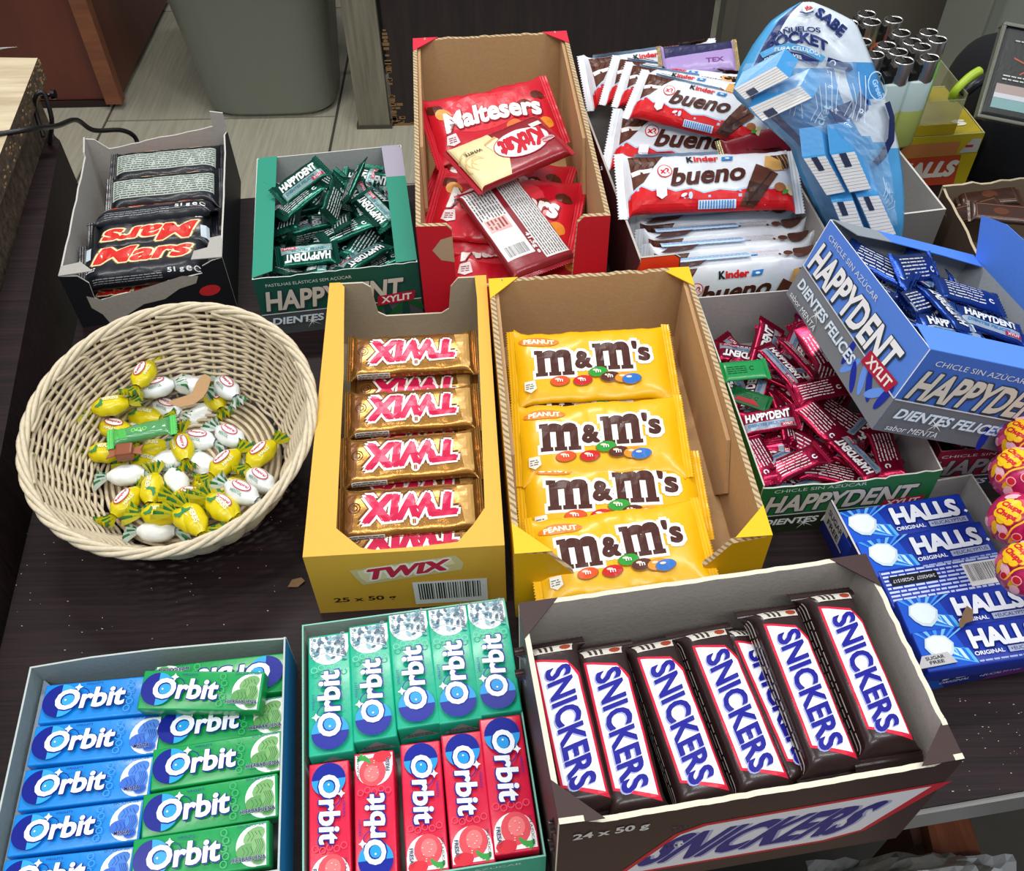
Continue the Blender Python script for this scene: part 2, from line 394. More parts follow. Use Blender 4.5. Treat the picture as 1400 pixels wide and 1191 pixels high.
# ================================================================== THE SETTING
def structure(b, name, parent=None, **k): return tag(b.build(name, parent, **k), kind='structure')
FZ = -72
floor = structure(MB().box((0, 110, FZ - 1.2), (520, 560, 2), ('#4a463e', 'matte')), 'floor')
plm = [wood('floor_plank_%d' % i, a, b, .5, (60, 3, 3)) for i, (a, b) in enumerate((('#a8a28d', '#beb8a2'), ('#9f9985', '#b5af9b'), ('#aea893', '#c5bfa9')))]
rr = random.Random(4)
for i in range(-3, 4):
    for j in range(-1, 3):
        MB().box((-14 + i * 60, 164 + j * 62 + (31 if i % 2 else 0), FZ - .1), (59.3, 61.4, .6), plm[rr.randrange(3)]).build('floor_plank', floor)
structure(MB().box((0, 360, 20), (520, 4, 190), ('#3b3834', 'matte')), 'wall_back')
structure(MB().box((215, 250, 10), (4, 220, 165), ('#8f8f86', 'matte')), 'wall_right')

# table
DARKW = wood('dark_wenge', '#140b0c', '#2c1a1c', .55, (3, 130, 20), R_(7), .25)
LW = wood('light_worktop', '#b29f7e', '#d9c8a6', .5, (3, 26, 6), R_(6))
VEN = wood('grey_brown_veneer', '#3a2f25', '#66574680'[:7], .55, (3, 60, 60))
t = thing('table', 'dark brown wenge table top carrying all the sweet boxes', 'table')
tp = [(-33.8, 12.4), (90, 30.2), (90, 98.8), (-42.9, 85.2)]
MB().prism(tp, -2.6, 0, DARKW).build('table_top', t)
MB().prism([(-33.8, 12.4), (90, 30.2), (89.96, 30.5), (-33.84, 12.7)], -2.75, -.18, ('#7c7a76', 'plastic'), mp=lambda x, y, z: (x + .02, y - .32, z)).build('edge_band', t)
for x, y in ((-31, 18), (84, 36), (84, 92), (-38, 80)): MB().box((x, y, (FZ - 2.6) / 2), (5, 5, -2.6 - FZ), DARKW).build('leg', t)
crumb = MB(); rr = random.Random(9)
for i in range(150):
    if i < 90: u, v = rr.uniform(20, 420), rr.uniform(700, 900)
    else: u, v = rr.uniform(1240, 1400), rr.uniform(950, 1090)
    p = P(u, v, 0); s_ = rr.uniform(.02, .055)
    crumb.box((p.x, p.y, s_ / 2), (s_ * rr.uniform(1, 2.5), s_, s_), ('#b9ab98', 'matte'), Matrix.Identity(4))
tag(crumb.build('crumbs', fixn=False), 'pale dust and crumbs scattered over the dark table top', 'crumbs', kind='stuff')

# counter at the left with its lower dark ledge
ct = thing('side_counter', 'counter at the left with light wood grain top and chipped dark side', 'counter')
MB().prism([(-120, 100), (-120, 10), (-38.2, 10), (-48.3, 94.9)], 9.6, 12, VEN, mtop=LW).build('worktop', ct)
MB().prism([(-119.7, 99), (-119.7, 12), (-39.3, 12), (-48.9, 93)], FZ, 9.6, VEN).build('side_panel', ct)
chips = MB()
for i in range(160):
    f = rr.random() ** 2.2 * .33; zz = 9.7 + rr.random() * 2.1
    x = -48.3 + 10.1 * f; y = 94.9 - 84.9 * f; s_ = rr.uniform(.05, .26)
    chips.box((x, y, zz), (s_ * .35, s_ * 1.6, s_ * .8), (('#8a6a42', '#5b4327', '#a98a5c')[i % 3], 'matte'))
tag(chips.build('chipped_edge', ct, fixn=False), 'raw brown chipboard showing on the corner', kind='stuff')
MB().prism([(-49.2, 92.5), (-36, 8), (-34.4, 8), (-38.4, 45.4), (-47.0, 90)], FZ, 5.4, DARKW).build('lower_ledge', ct)
# screw and cable
sc = thing('screw', 'dark screw sticking out of the counter corner with cable looped on it', 'screw')
a = P(56, 133, 10.6); b_ = P(72, 129, 10.6)
MB().tube([a + (b_ - a) * k / 8 for k in range(9)], [.16 + .05 * (k % 2) for k in range(9)], ('#3b3835', 'chrome'), 8).build('threaded_shank', sc)
MB().tube([b_ - Vector((.1, 0, 0)), b_ + Vector((.28, .02, 0))], [.52, .45], ('#2b2927', 'chrome'), 10).build('screw_head', sc)
def spline(pts, n=8):
    pts = [Vector(p) for p in pts]; out = []
    for i in range(len(pts) - 1):
        p0, p1, p2, p3 = pts[max(0, i - 1)], pts[i], pts[i + 1], pts[min(len(pts) - 1, i + 2)]
        for k in range(n):
            f = k / n; out.append(.5 * ((2 * p1) + (p2 - p0) * f + (2 * p0 - 5 * p1 + 4 * p2 - p3) * f * f + (3 * p1 - p0 - 3 * p2 + p3) * f ** 3))
    return out + [pts[-1]]
cb = thing('power_cable', 'thin black cable looped over the screw and running behind the boxes', 'cable')
MB().tube(spline([P(-60, 187, 12.3), P(0, 183, 12.2), P(45, 176, 11.5), P(78, 172, 9), P(104, 164, 7), P(128, 178, 4.5), P(165, 178, 3), P(184, 187, 1.5), P(190, 205, .4), P(200, 232, .3)]), .26, ('#141312', 'plastic'), 8).build('cord', cb, smooth=True)
MB().tube(spline([P(60, 188, 7), P(48, 150, 9.4), P(50, 130, 11), P(60, 128, 11), P(68, 150, 9.5), P(71, 170, 8), P(68, 196, 5.6)]), .24, ('#191716', 'plastic'), 8).build('cord_loop', cb, smooth=True)
kb = MB(); a = P(-30, 70, 12.4); b_ = P(26, 64, 12.4)
kb.add([a, b_, a + Vector((0, -1.2, 0)), a + Vector((0, 0, .3)), b_ + Vector((-1.2, -.35, .06)), a + Vector((0, -1.2, .25))], [(0, 1, 4, 2), (3, 5, 4, 1), (0, 3, 1), (2, 4, 5), (0, 2, 5, 3)], ('#b9b9b4', 'chrome'))
tag(kb.build('metal_blade'), 'pointed metal blade tip lying on the light worktop', 'blade')

# things on the floor behind
cab = thing('cabinet', 'red-brown wooden cabinet standing on the floor behind the counter', 'cabinet')
CW = wood('cabinet_wood', '#5a2a1e', '#6b3424', .45, (4, 4, 1.2))
MB().box((-158, 264, -24), (112, 60, 92), CW).build('side_panel', cab)
MB().box((-102.6, 232.6, -24), (4.2, 3, 92), wood('cabinet_edge', '#75432a', '#8a5233', .5)).build('edge_strip', cab)
MB().box((-158, 233.5, FZ + 1.0), (106, .8, 1.6), ('#2a1712', 'matte')).build('plinth', cab)
binm = MB(); k = 28
def rr_ring(cx, cy, a, b_, z, e=.5):
    return [(cx + a * sgn(math.cos(2 * math.pi * i / k), e), cy + b_ * sgn(math.sin(2 * math.pi * i / k), e), z) for i in range(k)]
rings = [rr_ring(-61, 238, 14.5, 11, FZ + .2), rr_ring(-61, 238, 16.6, 12.5, FZ + 1.8), rr_ring(-62, 239, 22, 17, -18), rr_ring(-62, 239, 24, 18.5, -17.5), rr_ring(-62, 239, 24, 18.5, -14), rr_ring(-62, 239, 22.5, 17.2, -14), rr_ring(-61, 238, 15, 11.5, FZ + 3)]
vs = [p for r in rings for p in r]
binm.add(vs, [(i * k + j, i * k + (j + 1) % k, (i + 1) * k + (j + 1) % k, (i + 1) * k + j) for i in range(len(rings) - 1) for j in range(k)] + [tuple(range(k))], ('#8b8f84', 'plastic'))
bn = thing('waste_bin', 'grey plastic waste bin standing on the floor behind the table', 'bin'); binm.build('bin_body', bn, smooth=True)
MB().tube([(p[0] * 1.0, p[1], p[2]) for p in rr_ring(-62, 239, 24.3, 18.8, -16)] + [rr_ring(-62, 239, 24.3, 18.8, -16)[0]], .8, ('#82867b', 'plastic'), 6).build('rim', bn, smooth=True)
ch = thing('office_chair', 'black chair base in the shadow beside the grey bin', 'chair')
MB().box((-24, 266, -30), (20, 16, 60), ('#121212', 'fabric')).build('chair_back', ch, bevel=3)
MB().tube([(-34, 248, FZ + 2), (-34, 248, -20)], 2.2, ('#1a1a1a', 'plastic'), 10).build('column', ch)
MB().tube([(-41, 243, FZ + 24), (-33, 243, FZ + 24)], 1.0, ('#b0b0ac', 'chrome'), 8).build('footrest_bar', ch)
MB().tube([(-34, 243, FZ + 24), (-34, 250, FZ + 10)], 1.0, ('#1a1a1a', 'plastic'), 8).build('bar_bracket', ch)
pb = thing('upright_board', 'narrow pale grey board standing between bin and dark panel', 'board')
MB().box((-33.5, 221, -30), (8, 2.4, 84), wood('pale_board', '#6d6757', '#8a8471', .6, (30, 30, 2))).build('board_face', pb)
MB().box((-33.5, 221, FZ + .6), (9, 3, 1.2), ('#4c473b', 'matte')).build('board_foot', pb)
dp = thing('wooden_screen', 'dark brown wooden screen with worn chipped bottom edge', 'screen')
MB().box((10.5, 223, -26), (78, 4, 92), wood('panel_wood', '#21181a', '#2e2223', .5, (30, 3, 3))).build('panel_face', dp)
cm = MB()
for i in range(150):
    f = rr.random(); s_ = rr.uniform(.2, .8)
    p = (-28.0 + 24 * f, 220.93, FZ + .4 + rr.random() ** 2.5 * 8 * (1 - f)) if i % 3 else (-28.3, 220.93, FZ + 26 * f * f)
    cm.box(p, (s_ * 2.2, .12, s_), ('#8b6a45', 'matte'))
cm.box((-8, 220.93, FZ + .4), (41, .14, .8), ('#8b6a45', 'matte'))
tag(cm.build('worn_edge', dp, fixn=False), 'bare brown wood where the dark coat has chipped off', kind='stuff')
gp = thing('desk_front', 'grey-brown desk front filling the back right', 'desk')
MB().box((147, 246, -24), (180, 4, 96), ('#68635a', 'plastic')).build('front_panel', gp)
MB().box((58.5, 243, -24), (3.2, 4, 96), ('#6a655b', 'plastic')).build('edge_strip', gp)
wr = thing('pale_cabinet', 'pale grey cabinet corner behind the phone at upper right', 'cabinet')
MB().box((131, 205, -15), (60, 20, 112), ('#85887c', 'plastic')).build('door_panel', wr)
MB().box((102.5, 194.6, -15), (2.0, 1.2, 112), ('#6f7268', 'plastic')).build('corner_strip', wr)

# under the front edge
cr = thing('brown_carton', 'plain brown cardboard carton standing below the front table edge', 'box')
X = Matrix.Rotation(R_(7.5), 4, 'Z'); X.translation = Vector((4, 8.6, FZ)); setm(cr, X)
MB().box((0, 0, 33.5), (42, 13.5, 67), ('#8f7a62', 'board')).build('carton_body', cr)
MB().prism([(-21, 6.6), (21.2, 6.6), (20.2, 1.4), (-20, 1.4)], 67.1, 67.4, ('#a08b70', 'board')).build('carton_flap', cr)
MB().prism([(-21, 1.0), (20.4, 1.0), (21, -6.6), (-21, -6.6)], 67.05, 67.3, ('#8a745b', 'board')).build('carton_flap', cr)
st = thing('wooden_stool', 'orange-brown wooden stool below the table at the lower right', 'stool')
q4 = [P(1266, 1118, -30), P(1322, 1108, -30), P(1362, 1230, -30), P(1292, 1240, -30)]
MB().prism([(p.x, p.y) for p in q4[::-1]], -32, -30, wood('stool_wood', '#6d3c25', '#8c5236', .4, (60, 6, 6))).build('seat', st)
cx_ = sum((p for p in q4), Vector()) / 4
for p in q4: q = cx_ + (p - cx_) * .86; MB().box((q.x, q.y, (FZ - 32) / 2), (2.5, 2.5, -32 - FZ), ('#4d2b1b', 'matte')).build('leg', st)
bg = MB(); n = 22; vs = []; ctr = P(1345, 1240, -16)
for i in range(n + 1):
    for j in range(n + 1):
        x, y = (i / n - .5) * 2, (j / n - .5) * 2; r2 = min(1, x * x * .9 + y * y * .9)
        vs.append((ctr.x + x * 9, ctr.y + y * 7, ctr.z - 12 * r2 + 2.6 * abs(noise.noise(Vector((x * 3.1, y * 3.3, 2)))) + 1.3 * noise.noise(Vector((x * 7, y * 7, 5)))))
bg.add(vs, [(i * (n + 1) + j, (i + 1) * (n + 1) + j, (i + 1) * (n + 1) + j + 1, i * (n + 1) + j + 1) for i in range(n) for j in range(n)], ('#9fa1a1', 'gloss'))
tag(bg.build('plastic_bag', smooth=False), 'crumpled grey plastic bag at the lower right below the table', 'bag')

# ================================================================== THE BOXES
def Z(q): return qframe(q)
KR = '#bd976a'
def uneven(w, h, n, amp, seed, dips=()):
    pts = torn(-w / 2, h, w / 2, h, n, amp, seed)
    return [(a, b - sum(dp for (x0, x1, dp) in dips if x0 < a < x1)) for a, b in pts]

# --- yellow peanut box
mmw, mmd, mmh = 17.1, 27.88, 8.04
fr = [(-mmw / 2, mmh)] + [(-mmw / 2 + 2.2, mmh - .2), (-mmw / 2 + 3.4, mmh - 2.0), (-mmw / 2 + 4.4, mmh - 3.4)] + torn(-mmw / 2 + 4.6, mmh - 3.5, mmw / 2 - 4.4, mmh - 3.5, 16, .12, 3) + [(mmw / 2 - 3.6, mmh - 2.4), (mmw / 2 - 2.6, mmh - .6), (mmw / 2, mmh)]
T_mm = Tray('display_box', 'open corrugated box with yellow corners full of peanut candy pouches', Z((7.68, 49.33, 0, 3.53, 0, 0)), mmw, mmd, mmh, t=.42, outer='#eab308', inner=KR, rim=KEDGE, front=fr, corners='#f0bd0c', csize=2.5,
            back=uneven(mmw, mmh, 30, .10, 5))
for sx in (-1, 1):
    b = MB(); b.prism([(-mmd / 2 + .5, .2), (3.5, .2), (5.5, 3.0), (3.5, mmh - 1.2), (-mmd / 2 + .6, mmh - .3)], 0, .3, (KR, 'board'), mp=lambda a, q, c, sx=sx: (sx * (mmw / 2 - .45 - c), -a - 1, q))
    b.build('inner_liner', T_mm.root)
# --- red box
rw, rd, rh = 16.6, 33.2, 11.0
fr = [(-rw / 2, rh), (-rw / 2 + 2.6, rh - .1), (-rw / 2 + 3.0, rh - .6), (-rw / 2 + 3.1, rh - 7), (rw / 2 - 3.1, rh - 7), (rw / 2 - 2.8, rh - .6), (rw / 2 - 2.3, rh), (rw / 2, rh)]
T_red = Tray('display_box', 'tall open corrugated box with red corners holding red pouches', Z((-0.48, 83.3, 0, 3.45, 0, 0)), rw, rd, rh, t=.42, outer='#c5152a', inner=KR, rim=KEDGE, front=fr, corners={(-1, 1): '#d5203b', (1, 1): '#d5203b'}, csize=2.7, back=uneven(rw, rh, 26, .08, 8))
a = Art('cardprint'); a.poly([(-rw / 2 + 1.2, rh - 2.6), (-rw / 2 + 2, rh - 1.5), (-rw / 2 + 3.0, rh - 1.2), (-rw / 2 + 3.05, rh - 4), (-rw / 2 + 1.9, rh - 3.7)], '#b59c80'); T_red.art('front', a, 'torn_patch')
for sx in (-1, 1):
    MB().prism([(-rd / 2 + .5, .2), (5, .2), (5.6, rh - 6), (3.5, rh - .6), (-rd / 2 + .6, rh - .3)], 0, .3, (KR, 'board'), mp=lambda a, q, c, sx=sx: (sx * (rw / 2 - .45 - c), -a, q)).build('inner_liner', T_red.root)
# --- golden-yellow box with lid window
tw, td, th_ = 13.45, 28.13, 7.16
T_tw = Tray('display_box', 'golden yellow carton with a torn lid window over gold caramel bars', Z((-8.01, 49.92, 0, 2.64, 0, 0)), tw, td, th_, t=.16, outer='#d9a838', inner='#a8987f', rim=('#cfc4ad', 'board'),
            back=[(-tw / 2, th_), (-4.3, th_), (-3.6, th_ - .9), (-3.3, th_ - 3.4), (-2.6, th_ - 3.9), (2.3, th_ - 3.9), (3.0, th_ - 3.4), (3.3, th_ - .5), (3.9, th_), (tw / 2, th_)])
yl = '#e0ac3c'; w2, d2 = tw / 2, td / 2
T_tw.strip([(-w2, -d2), (-w2 + 2.1, -d2 + 2.2), (-w2 + 1.8, 3), (-w2 + 1.5, 9), (-w2 + 1.3, d2 - .6), (-w2 + .9, d2), (-w2, d2)], yl)
T_tw.strip([(w2, -d2), (w2, d2), (w2 - 1.0, d2), (w2 - .9, d2 - 3), (w2 - 1.05, 0), (w2 - 1.2, -d2 + 3.2), (w2 - 2.0, -d2 + 1.9)], yl)
T_tw.strip([(-w2, -d2), (w2, -d2), (w2 - 2.0, -d2 + 1.9), (3.6, -d2 + .5), (1, -d2 + .3), (-2, -d2 + .25), (-w2 + 3.8, -d2 + .5), (-w2 + 2.1, -d2 + 2.2)], yl)
a = Art('cardprint')
a.poly([(-3.6, 4.3), (-3.9, 5.3), (3.4, 6.4), (3.9, 5.4), (3.7, 4.6), (-3.2, 3.4)], '#cfc08a'); a.poly([(-3.3, 4.4), (-3.4, 5.2), (3.0, 6.2), (3.3, 5.4), (-2.9, 3.7)], '#e2d6a8')
a.text('TWIX', 0, 5.0, 5.6, 1.25, '#c22a45', .06, [(.09, '#f4efe0')], shear=.25, warp=lambda x, y: (x, y + x * .13))
a.barcode(.2, .5, 5.4, 3.4, rnd=5); a.text('25 x 50 g', -3.3, 1.6, 4.4, .75, '#2c2618', .02)
T_tw.art('front', a)
# --- green gum carton
gw, gd, gh = 14.48, 19.05, 6.59
T_gr = Tray('gum_box', 'dark green gum carton packed with green foil sachets', Z((-16.53, 75.47, 0, 7.82, 0, 0)), gw, gd, gh, t=.1, outer='#155244', inner='#a7aca8', rim=('#cfd2cc', 'board'),
            front=torn(-gw / 2, gh, gw / 2, gh, 22, .09, 6))
def happy_panel(a, x0, W, H, top, main, low, txt='#cfc9bb', sub='#7fb2d8', tag_='#b3213f', title='CHICLE SIN AZÚCAR', flav='sabor MENTA', leaf=None, low_h=.38):
    cx = x0 + W / 2
    a.rect(x0, 0, x0 + W, H * low_h, low)
    if leaf:
        rg = random.Random(int(W * 10))
        for i in range(7):
            a.ell(x0 + W * (.62 + .055 * i), H * rg.uniform(.1, .34), .35, 1.2, leaf[i % 2], 12, rg.uniform(-1, 1))
    a.rect(x0, H * low_h - .04, x0 + W, H * low_h + .07, '#d6d8d8')
    if title: a.text(title, x0 + W * .33, H * .885, W * .52, H * .075, '#d5dad8', .0)
    a.text('HAPPYDENT', x0 + W * .47, H * .61, W * .84, H * .33, txt, .035, [(.05, '#2d3a42', .05, -.06)], shear=.15)
    a.poly([(x0 + W * .72, H * .33), (x0 + W * .95, H * .37), (x0 + W * .97, H * .54), (x0 + W * .73, H * .50)], tag_)
    a.text('XYLIT', x0 + W * .845, H * .435, W * .19, H * .11, '#f4f0ea', .03, shear=.1, warp=lambda x, y: (x, y + x * .05 * H / 6))
    a.text('DIENTES FELICES', x0 + W * .37, H * .25, W * .62, H * .12, '#e8eef2', .01, [(.05, sub), (.03, '#e8eef2')], shear=.2)
    px, py = x0 + W * .30, H * .2
    for k in range(8):
        an = math.pi * k / 4 + .2; l = .9 if k % 2 else .45
        a.poly([(px + .05 * math.cos(an + 1.57), py + .05 * math.sin(an + 1.57)), (px + l * math.cos(an), py + l * math.sin(an)), (px - .05 * math.cos(an + 1.57), py - .05 * math.sin(an + 1.57))], '#f0f2f2')
    if flav: a.text(flav, x0 + W * .2, H * .08, W * .3, H * .07, '#e9ecee', .0, [(.04, '#30343c')], shear=.2)
a = Art('cardprint'); happy_panel(a, -gw / 2, gw, gh, None, None, '#4d5356', title='PASTILHAS ELÁSTICAS SEM AÇÚCAR', flav=None, leaf=('#1d5c2c', '#17443a')); T_gr.art('front', a)
T_gr.strip([(-gw / 2, -gd / 2 + .2), (-gw / 2 + .1, gd / 2 - .25), (-gw / 2 + .35, gd / 2), (-gw / 2 + 2.0, gd / 2), (-gw / 2 + 1.75, -gd / 2 + .9)], '#1c8a70')
T_gr.strip([(gw / 2, -gd / 2 + .3), (gw / 2 - 1.9, -gd / 2 + .2), (gw / 2 - 1.9, gd / 2 - 5.5), (gw / 2, gd / 2 - 5.6)], '#1c8a70')
T_gr.strip([(gw / 2 - 1.9, gd / 2 - 5.5), (gw / 2, gd / 2 - 5.6), (gw / 2, gd / 2 - .6), (gw / 2 - .5, gd / 2), (gw / 2 - 2.0, gd / 2)], '#a09cab')
# --- dark bar box at the left
qd = 14.3, 21.3, 6.1
fr = [(-7.15, 6.1), (-5.6, 5.9), (-4.9, 5.0), (-5.0, 3.2)] + torn(-4.6, 2.9, 5.0, 4.6, 12, .22, 12) + [(5.2, 5.4), (6.2, 5.9), (7.15, 6.1)]
T_ma = Tray('display_box', 'black carton with torn grey edges holding dark chocolate bars', Z((-34.54, 78.28, 0, 8.88, 0, 0)), *qd, t=.16, outer='#15161a', inner='#a9a49c', rim=('#c2beb6', 'board'), front=fr,
            back=[(-7.15, 8.3), (-5.9, 8.6), (-5.8, 6.9)] + torn(-5.6, 6.9, 5.0, 5.6, 14, .08, 4) + [(5.1, 5.6), (6.2, 6.8), (7.15, 7.0)],
            left=[(-10.5, 7.2), (-8.6, 6.6)] + torn(-8.4, 6.2, 8, 6.1, 9, .14, 7) + [(10.5, 6.1)], right=[(-10.5, 6.1)] + torn(-10, 6.1, 6, 6.4, 9, .1, 6) + [(8.5, 7.0), (10.5, 6.2)])
a = Art('board'); a.poly([(-5.6, 3.6), (-4.4, 3.0), (-3, 3.3), (-1, 3.6), (1.5, 4.2), (3.2, 4.6), (4.6, 4.4), (4.2, 3.6), (2.6, 3.2), (1.0, 2.2), (-1, 1.9), (-2.6, 1.0), (-3.6, .3), (-4.6, .2), (-4.9, 1.3), (-5.6, 2.2)], '#a49c90')
a.ell(5.2, 2.6, 1.0, .6, '#c81f26', 16, .2); T_ma.art('front', a, 'torn_patch')
MB().prism([(-7.15, -10.65), (-4.2, -10.5), (-5.4, -9.0), (-7.1, -9.3)], 6.12, 6.2, ('#a7a39c', 'board')).build('corner_tab', T_ma.root)
MB().prism([(7.15, -10.65), (4.4, -10.5), (4.6, -9.3), (5.8, -9.0), (6.0, -7.6), (7.1, -7.4)], 6.12, 6.2, ('#aaa69f', 'board')).build('corner_tab', T_ma.root)
# --- wrapped white bar box
kx = Z((17.9, 78.4, 0, 7.5, 0, 0))
kw, kd, kh = 17.0, 27.0, 8.6
T_ki = Tray('display_box', 'open carton with brown side and orange-red front corner full of white bars', kx, kw, kd, kh, t=.2, outer='#4a2a2a', inner='#a8a29c', rim=('#b9b2a8', 'board'),
            front=[(-kw / 2, kh + .4), (-kw / 2 + 3.0, kh + .4), (-kw / 2 + 3.5, kh), (-kw / 2 + 3.6, kh - 5.6), (kw / 2 - 2, kh - 5.6), (kw / 2 - 1.5, kh), (kw / 2, kh)], right=[(-kd / 2, kh), (kd / 2 - 9, kh + .3), (kd / 2, kh - .5)])
a = Art('cardprint'); a.poly([(-kw / 2, 0), (-kw / 2 + 3.4, 0), (-kw / 2 + 3.4, kh - .1), (-kw / 2 + 2.9, kh + .35), (-kw / 2, kh + .35)], '#e2401d'); T_ki.art('front', a)
a = Art('cardprint'); a.poly([(kd / 2, 0), (kd / 2, kh), (kd / 2 - 2.6, kh - 5)], '#e2401d'); T_ki.art('left', a)
# --- blue tilted carton
bq = (30.37, 51.86, 7.07, 7.33, -6.46, 19.98); bw, bd, bh = 14.04, 16.81, 6.99
T_bl = Tray('gum_box', 'blue and silver gum carton lying tilted on top of its neighbours', Z(bq), bw, bd, bh, t=.1, outer='#5484dd', inner='#8f9499', rim=('#dfe3ea', 'board'))
LF = ('#1c2fa0', '#6a9af0')
a = Art('cardprint'); happy_panel(a, -bd / 2, bd, bh, None, None, '#7d8086', txt='#f2f2f4', leaf=LF, low_h=.4); T_bl.art('left', a)
a = Art('cardprint'); a.rect(-bw / 2, 0, bw / 2, bh, '#3d68b8'); happy_panel(a, -bw / 2, bw * 1.04, bh, None, None, '#6d7075', leaf=LF, low_h=.4); T_bl.art('front', a)
T_bl.strip([(-bw / 2, -bd / 2), (bw / 2, -bd / 2), (bw / 2 - .4, -bd / 2 + 3.0), (-bw / 2 + .5, -bd / 2 + 3.0)], '#5a8de8')
T_bl.strip([(-bw / 2 + .2, bd / 2), (-bw / 2 + 1.7, bd / 2 - 1.8), (-2.0, bd / 2 - 1.5), (-2.6, bd / 2)], '#8e959b')
T_bl.strip([(-2.6, bd / 2), (-2.0, bd / 2 - 1.5), (3, bd / 2 - 1.6), (bw / 2 - .3, bd / 2 - 1.9), (bw / 2, bd / 2)], '#4f86e6')
MB().prism([(-bd / 2, 0), (bd / 2 - .5, 0), (bd / 2 + .9, 3.4), (bd / 2 - 2.2, 4.4), (0, 4.6), (-bd / 2, 4.8)], 0, .1, ('#5a8de8', 'card'), mp=lambda x, y, z: (bw / 2 - .1 + z - y * .25, x, bh + y * .9)).build('lid_flap', T_bl.root)
# --- green gum carton with red sachets
w_, d_, h_ = 13.25, 20.7, 6.01
T_rs = Tray('gum_box', 'green fronted gum carton with grey lining full of crimson sachets', Z((23.61, 52.48, 0, 5.12, 0, 0)), w_, d_, h_, t=.12, outer='#1f6a36', inner='#a9a4a1', rim=('#c9c7be', 'board'),
            front=torn(-w_ / 2, h_ - .25, 2.5, h_ - .45, 12, .12, 3) + torn(2.8, h_ - .2, w_ / 2, h_, 6, .1, 9))
a = Art('cardprint'); happy_panel(a, -w_ / 2, w_, h_, None, None, '#26301f', title='CHICLE SIN AZÚCAR', flav=None, sub='#7fa02c'); T_rs.art('front', a)
# --- crimson gum carton behind
c0 = P(1287, 618, 5.2)
w_, d_, h_ = 14.0, 12.0, 5.2
Xc = Matrix.Rotation(R_(4), 4, 'Z'); Xc.translation = Vector((c0.x, c0.y, 0)) + Xc.to_3x3() @ Vector((w_ / 2, d_ / 2, 0))
T_cr = Tray('gum_box', 'crimson gum carton behind the menthol stick tray at the right edge', Xc, w_, d_, h_, t=.1, outer='#8e1233', inner='#5b5a60', rim=('#b9657a', 'board'))
a = Art('cardprint'); happy_panel(a, -w_ / 2 - .8, w_ + 1, h_, None, None, '#3a3f40', title='CHICLE SIN AZÚCAR', flav=None, txt='#a9a3a6'); T_cr.art('front', a)
# --- menthol tray
w_, d_, h_ = 11.38, 14.16, 3.6
T_ha = Tray('menthol_tray', 'low dark blue tray with grey rim holding blue menthol sticks', Z((30.2, 36.3, 0, 9.98, 0, 0)), w_, d_, h_, t=.14, outer='#14206e', inner='#aba8a4', rim=('#c4c1bb', 'board'),
            front=[(-w_ / 2, h_), (-w_ / 2 + 2.6, h_), (-w_ / 2 + 3.0, h_ - .9), (w_ / 2, h_ - .9)])
a = Art('cardprint'); a.poly([(0, 0), (w_ / 2, 0), (w_ / 2, h_ - .95), (2.4, h_ - .95)], '#5b2a78'); a.poly([(-w_ / 2, 0), (-w_ / 2 + 3, 0), (-w_ / 2 + 1.4, h_ * .7), (-w_ / 2, h_ * .9)], '#1d4fa8')
a.text('HALLS', -.2, 1.75, 5.6, 1.2, '#c9ccdd', .06, shear=.25); a.text('ORIGINAL', -2.2, .8, 2.2, .32, '#c9ccdd', .01, shear=.2); a.text('+EUCALYPTUS', 1.1, .8, 3.0, .32, '#c9ccdd', .01, shear=.2)
T_ha.art('front', a)
MB().prism([(-w_ / 2, -d_ / 2), (-w_ / 2 + 2.7, -d_ / 2), (-w_ / 2 + 2.4, -d_ / 2 + .8), (-w_ / 2 + .6, -d_ / 2 + .8)], h_ + .01, h_ + .07, ('#b7b6b8', 'card')).build('corner_tab', T_ha.root)
a = Art('cardprint'); a.text('SUGAR', -w_ / 2 + 1.4, -d_ / 2 + .56, 1.3, .24, '#34363c', .02); a.text('FREE', -w_ / 2 + 1.4, -d_ / 2 + .25, 1.0, .22, '#34363c', .02)
a.emit('printed_panel', T_ha.root, lambda x, y, o: (x, y, h_ + .07 + o))
a = Art('cardprint'); a.rect(-d_ / 2 + .1, 1.2, -d_ / 2 + 3.4, h_ - .1, '#b7b6b8'); a.text('SUGAR', -d_ / 2 + 1.7, 2.7, 2.2, .6, '#34363c', .03); a.text('FREE', -d_ / 2 + 1.7, 1.8, 1.8, .6, '#34363c', .03); T_ha.art('left', a)
# --- brown bar box in front
w_, d_, h_ = 21.1, 12.75, 12.0; SW, SD, SH = w_, d_, h_
BRN = '#3a2523'
fr = [(-w_ / 2, h_ + .2), (-w_ / 2 + 1.2, h_ + .1), (-w_ / 2 + 2.2, h_ - .5), (-w_ / 2 + 3.0, h_ - .55)] + torn(-w_ / 2 + 3.1, h_ - .5, w_ / 2 - 1.5, h_ - .35, 40, .07, 11) + [(w_ / 2 - 1.2, h_), (w_ / 2, h_ + .1)]
T_sn = Tray('display_box', 'large brown open carton of peanut chocolate bars at the table front', Z((11.5, 23.95, 0, 7.93, 0, 0)), w_, d_, h_, t=.3, outer=BRN, inner='#aea69d', rim=('#d9d2bd', 'board'), front=fr,
            back=torn(-w_ / 2, h_, w_ / 2, h_, 34, .06, 13), right=torn(-d_ / 2, h_, d_ / 2, h_, 24, .1, 14), corners=BRN, csize=2.3)
a = Art('cardprint')
x0, x1, y0, y1 = -7.2, 8.8, 1.9, 9.0
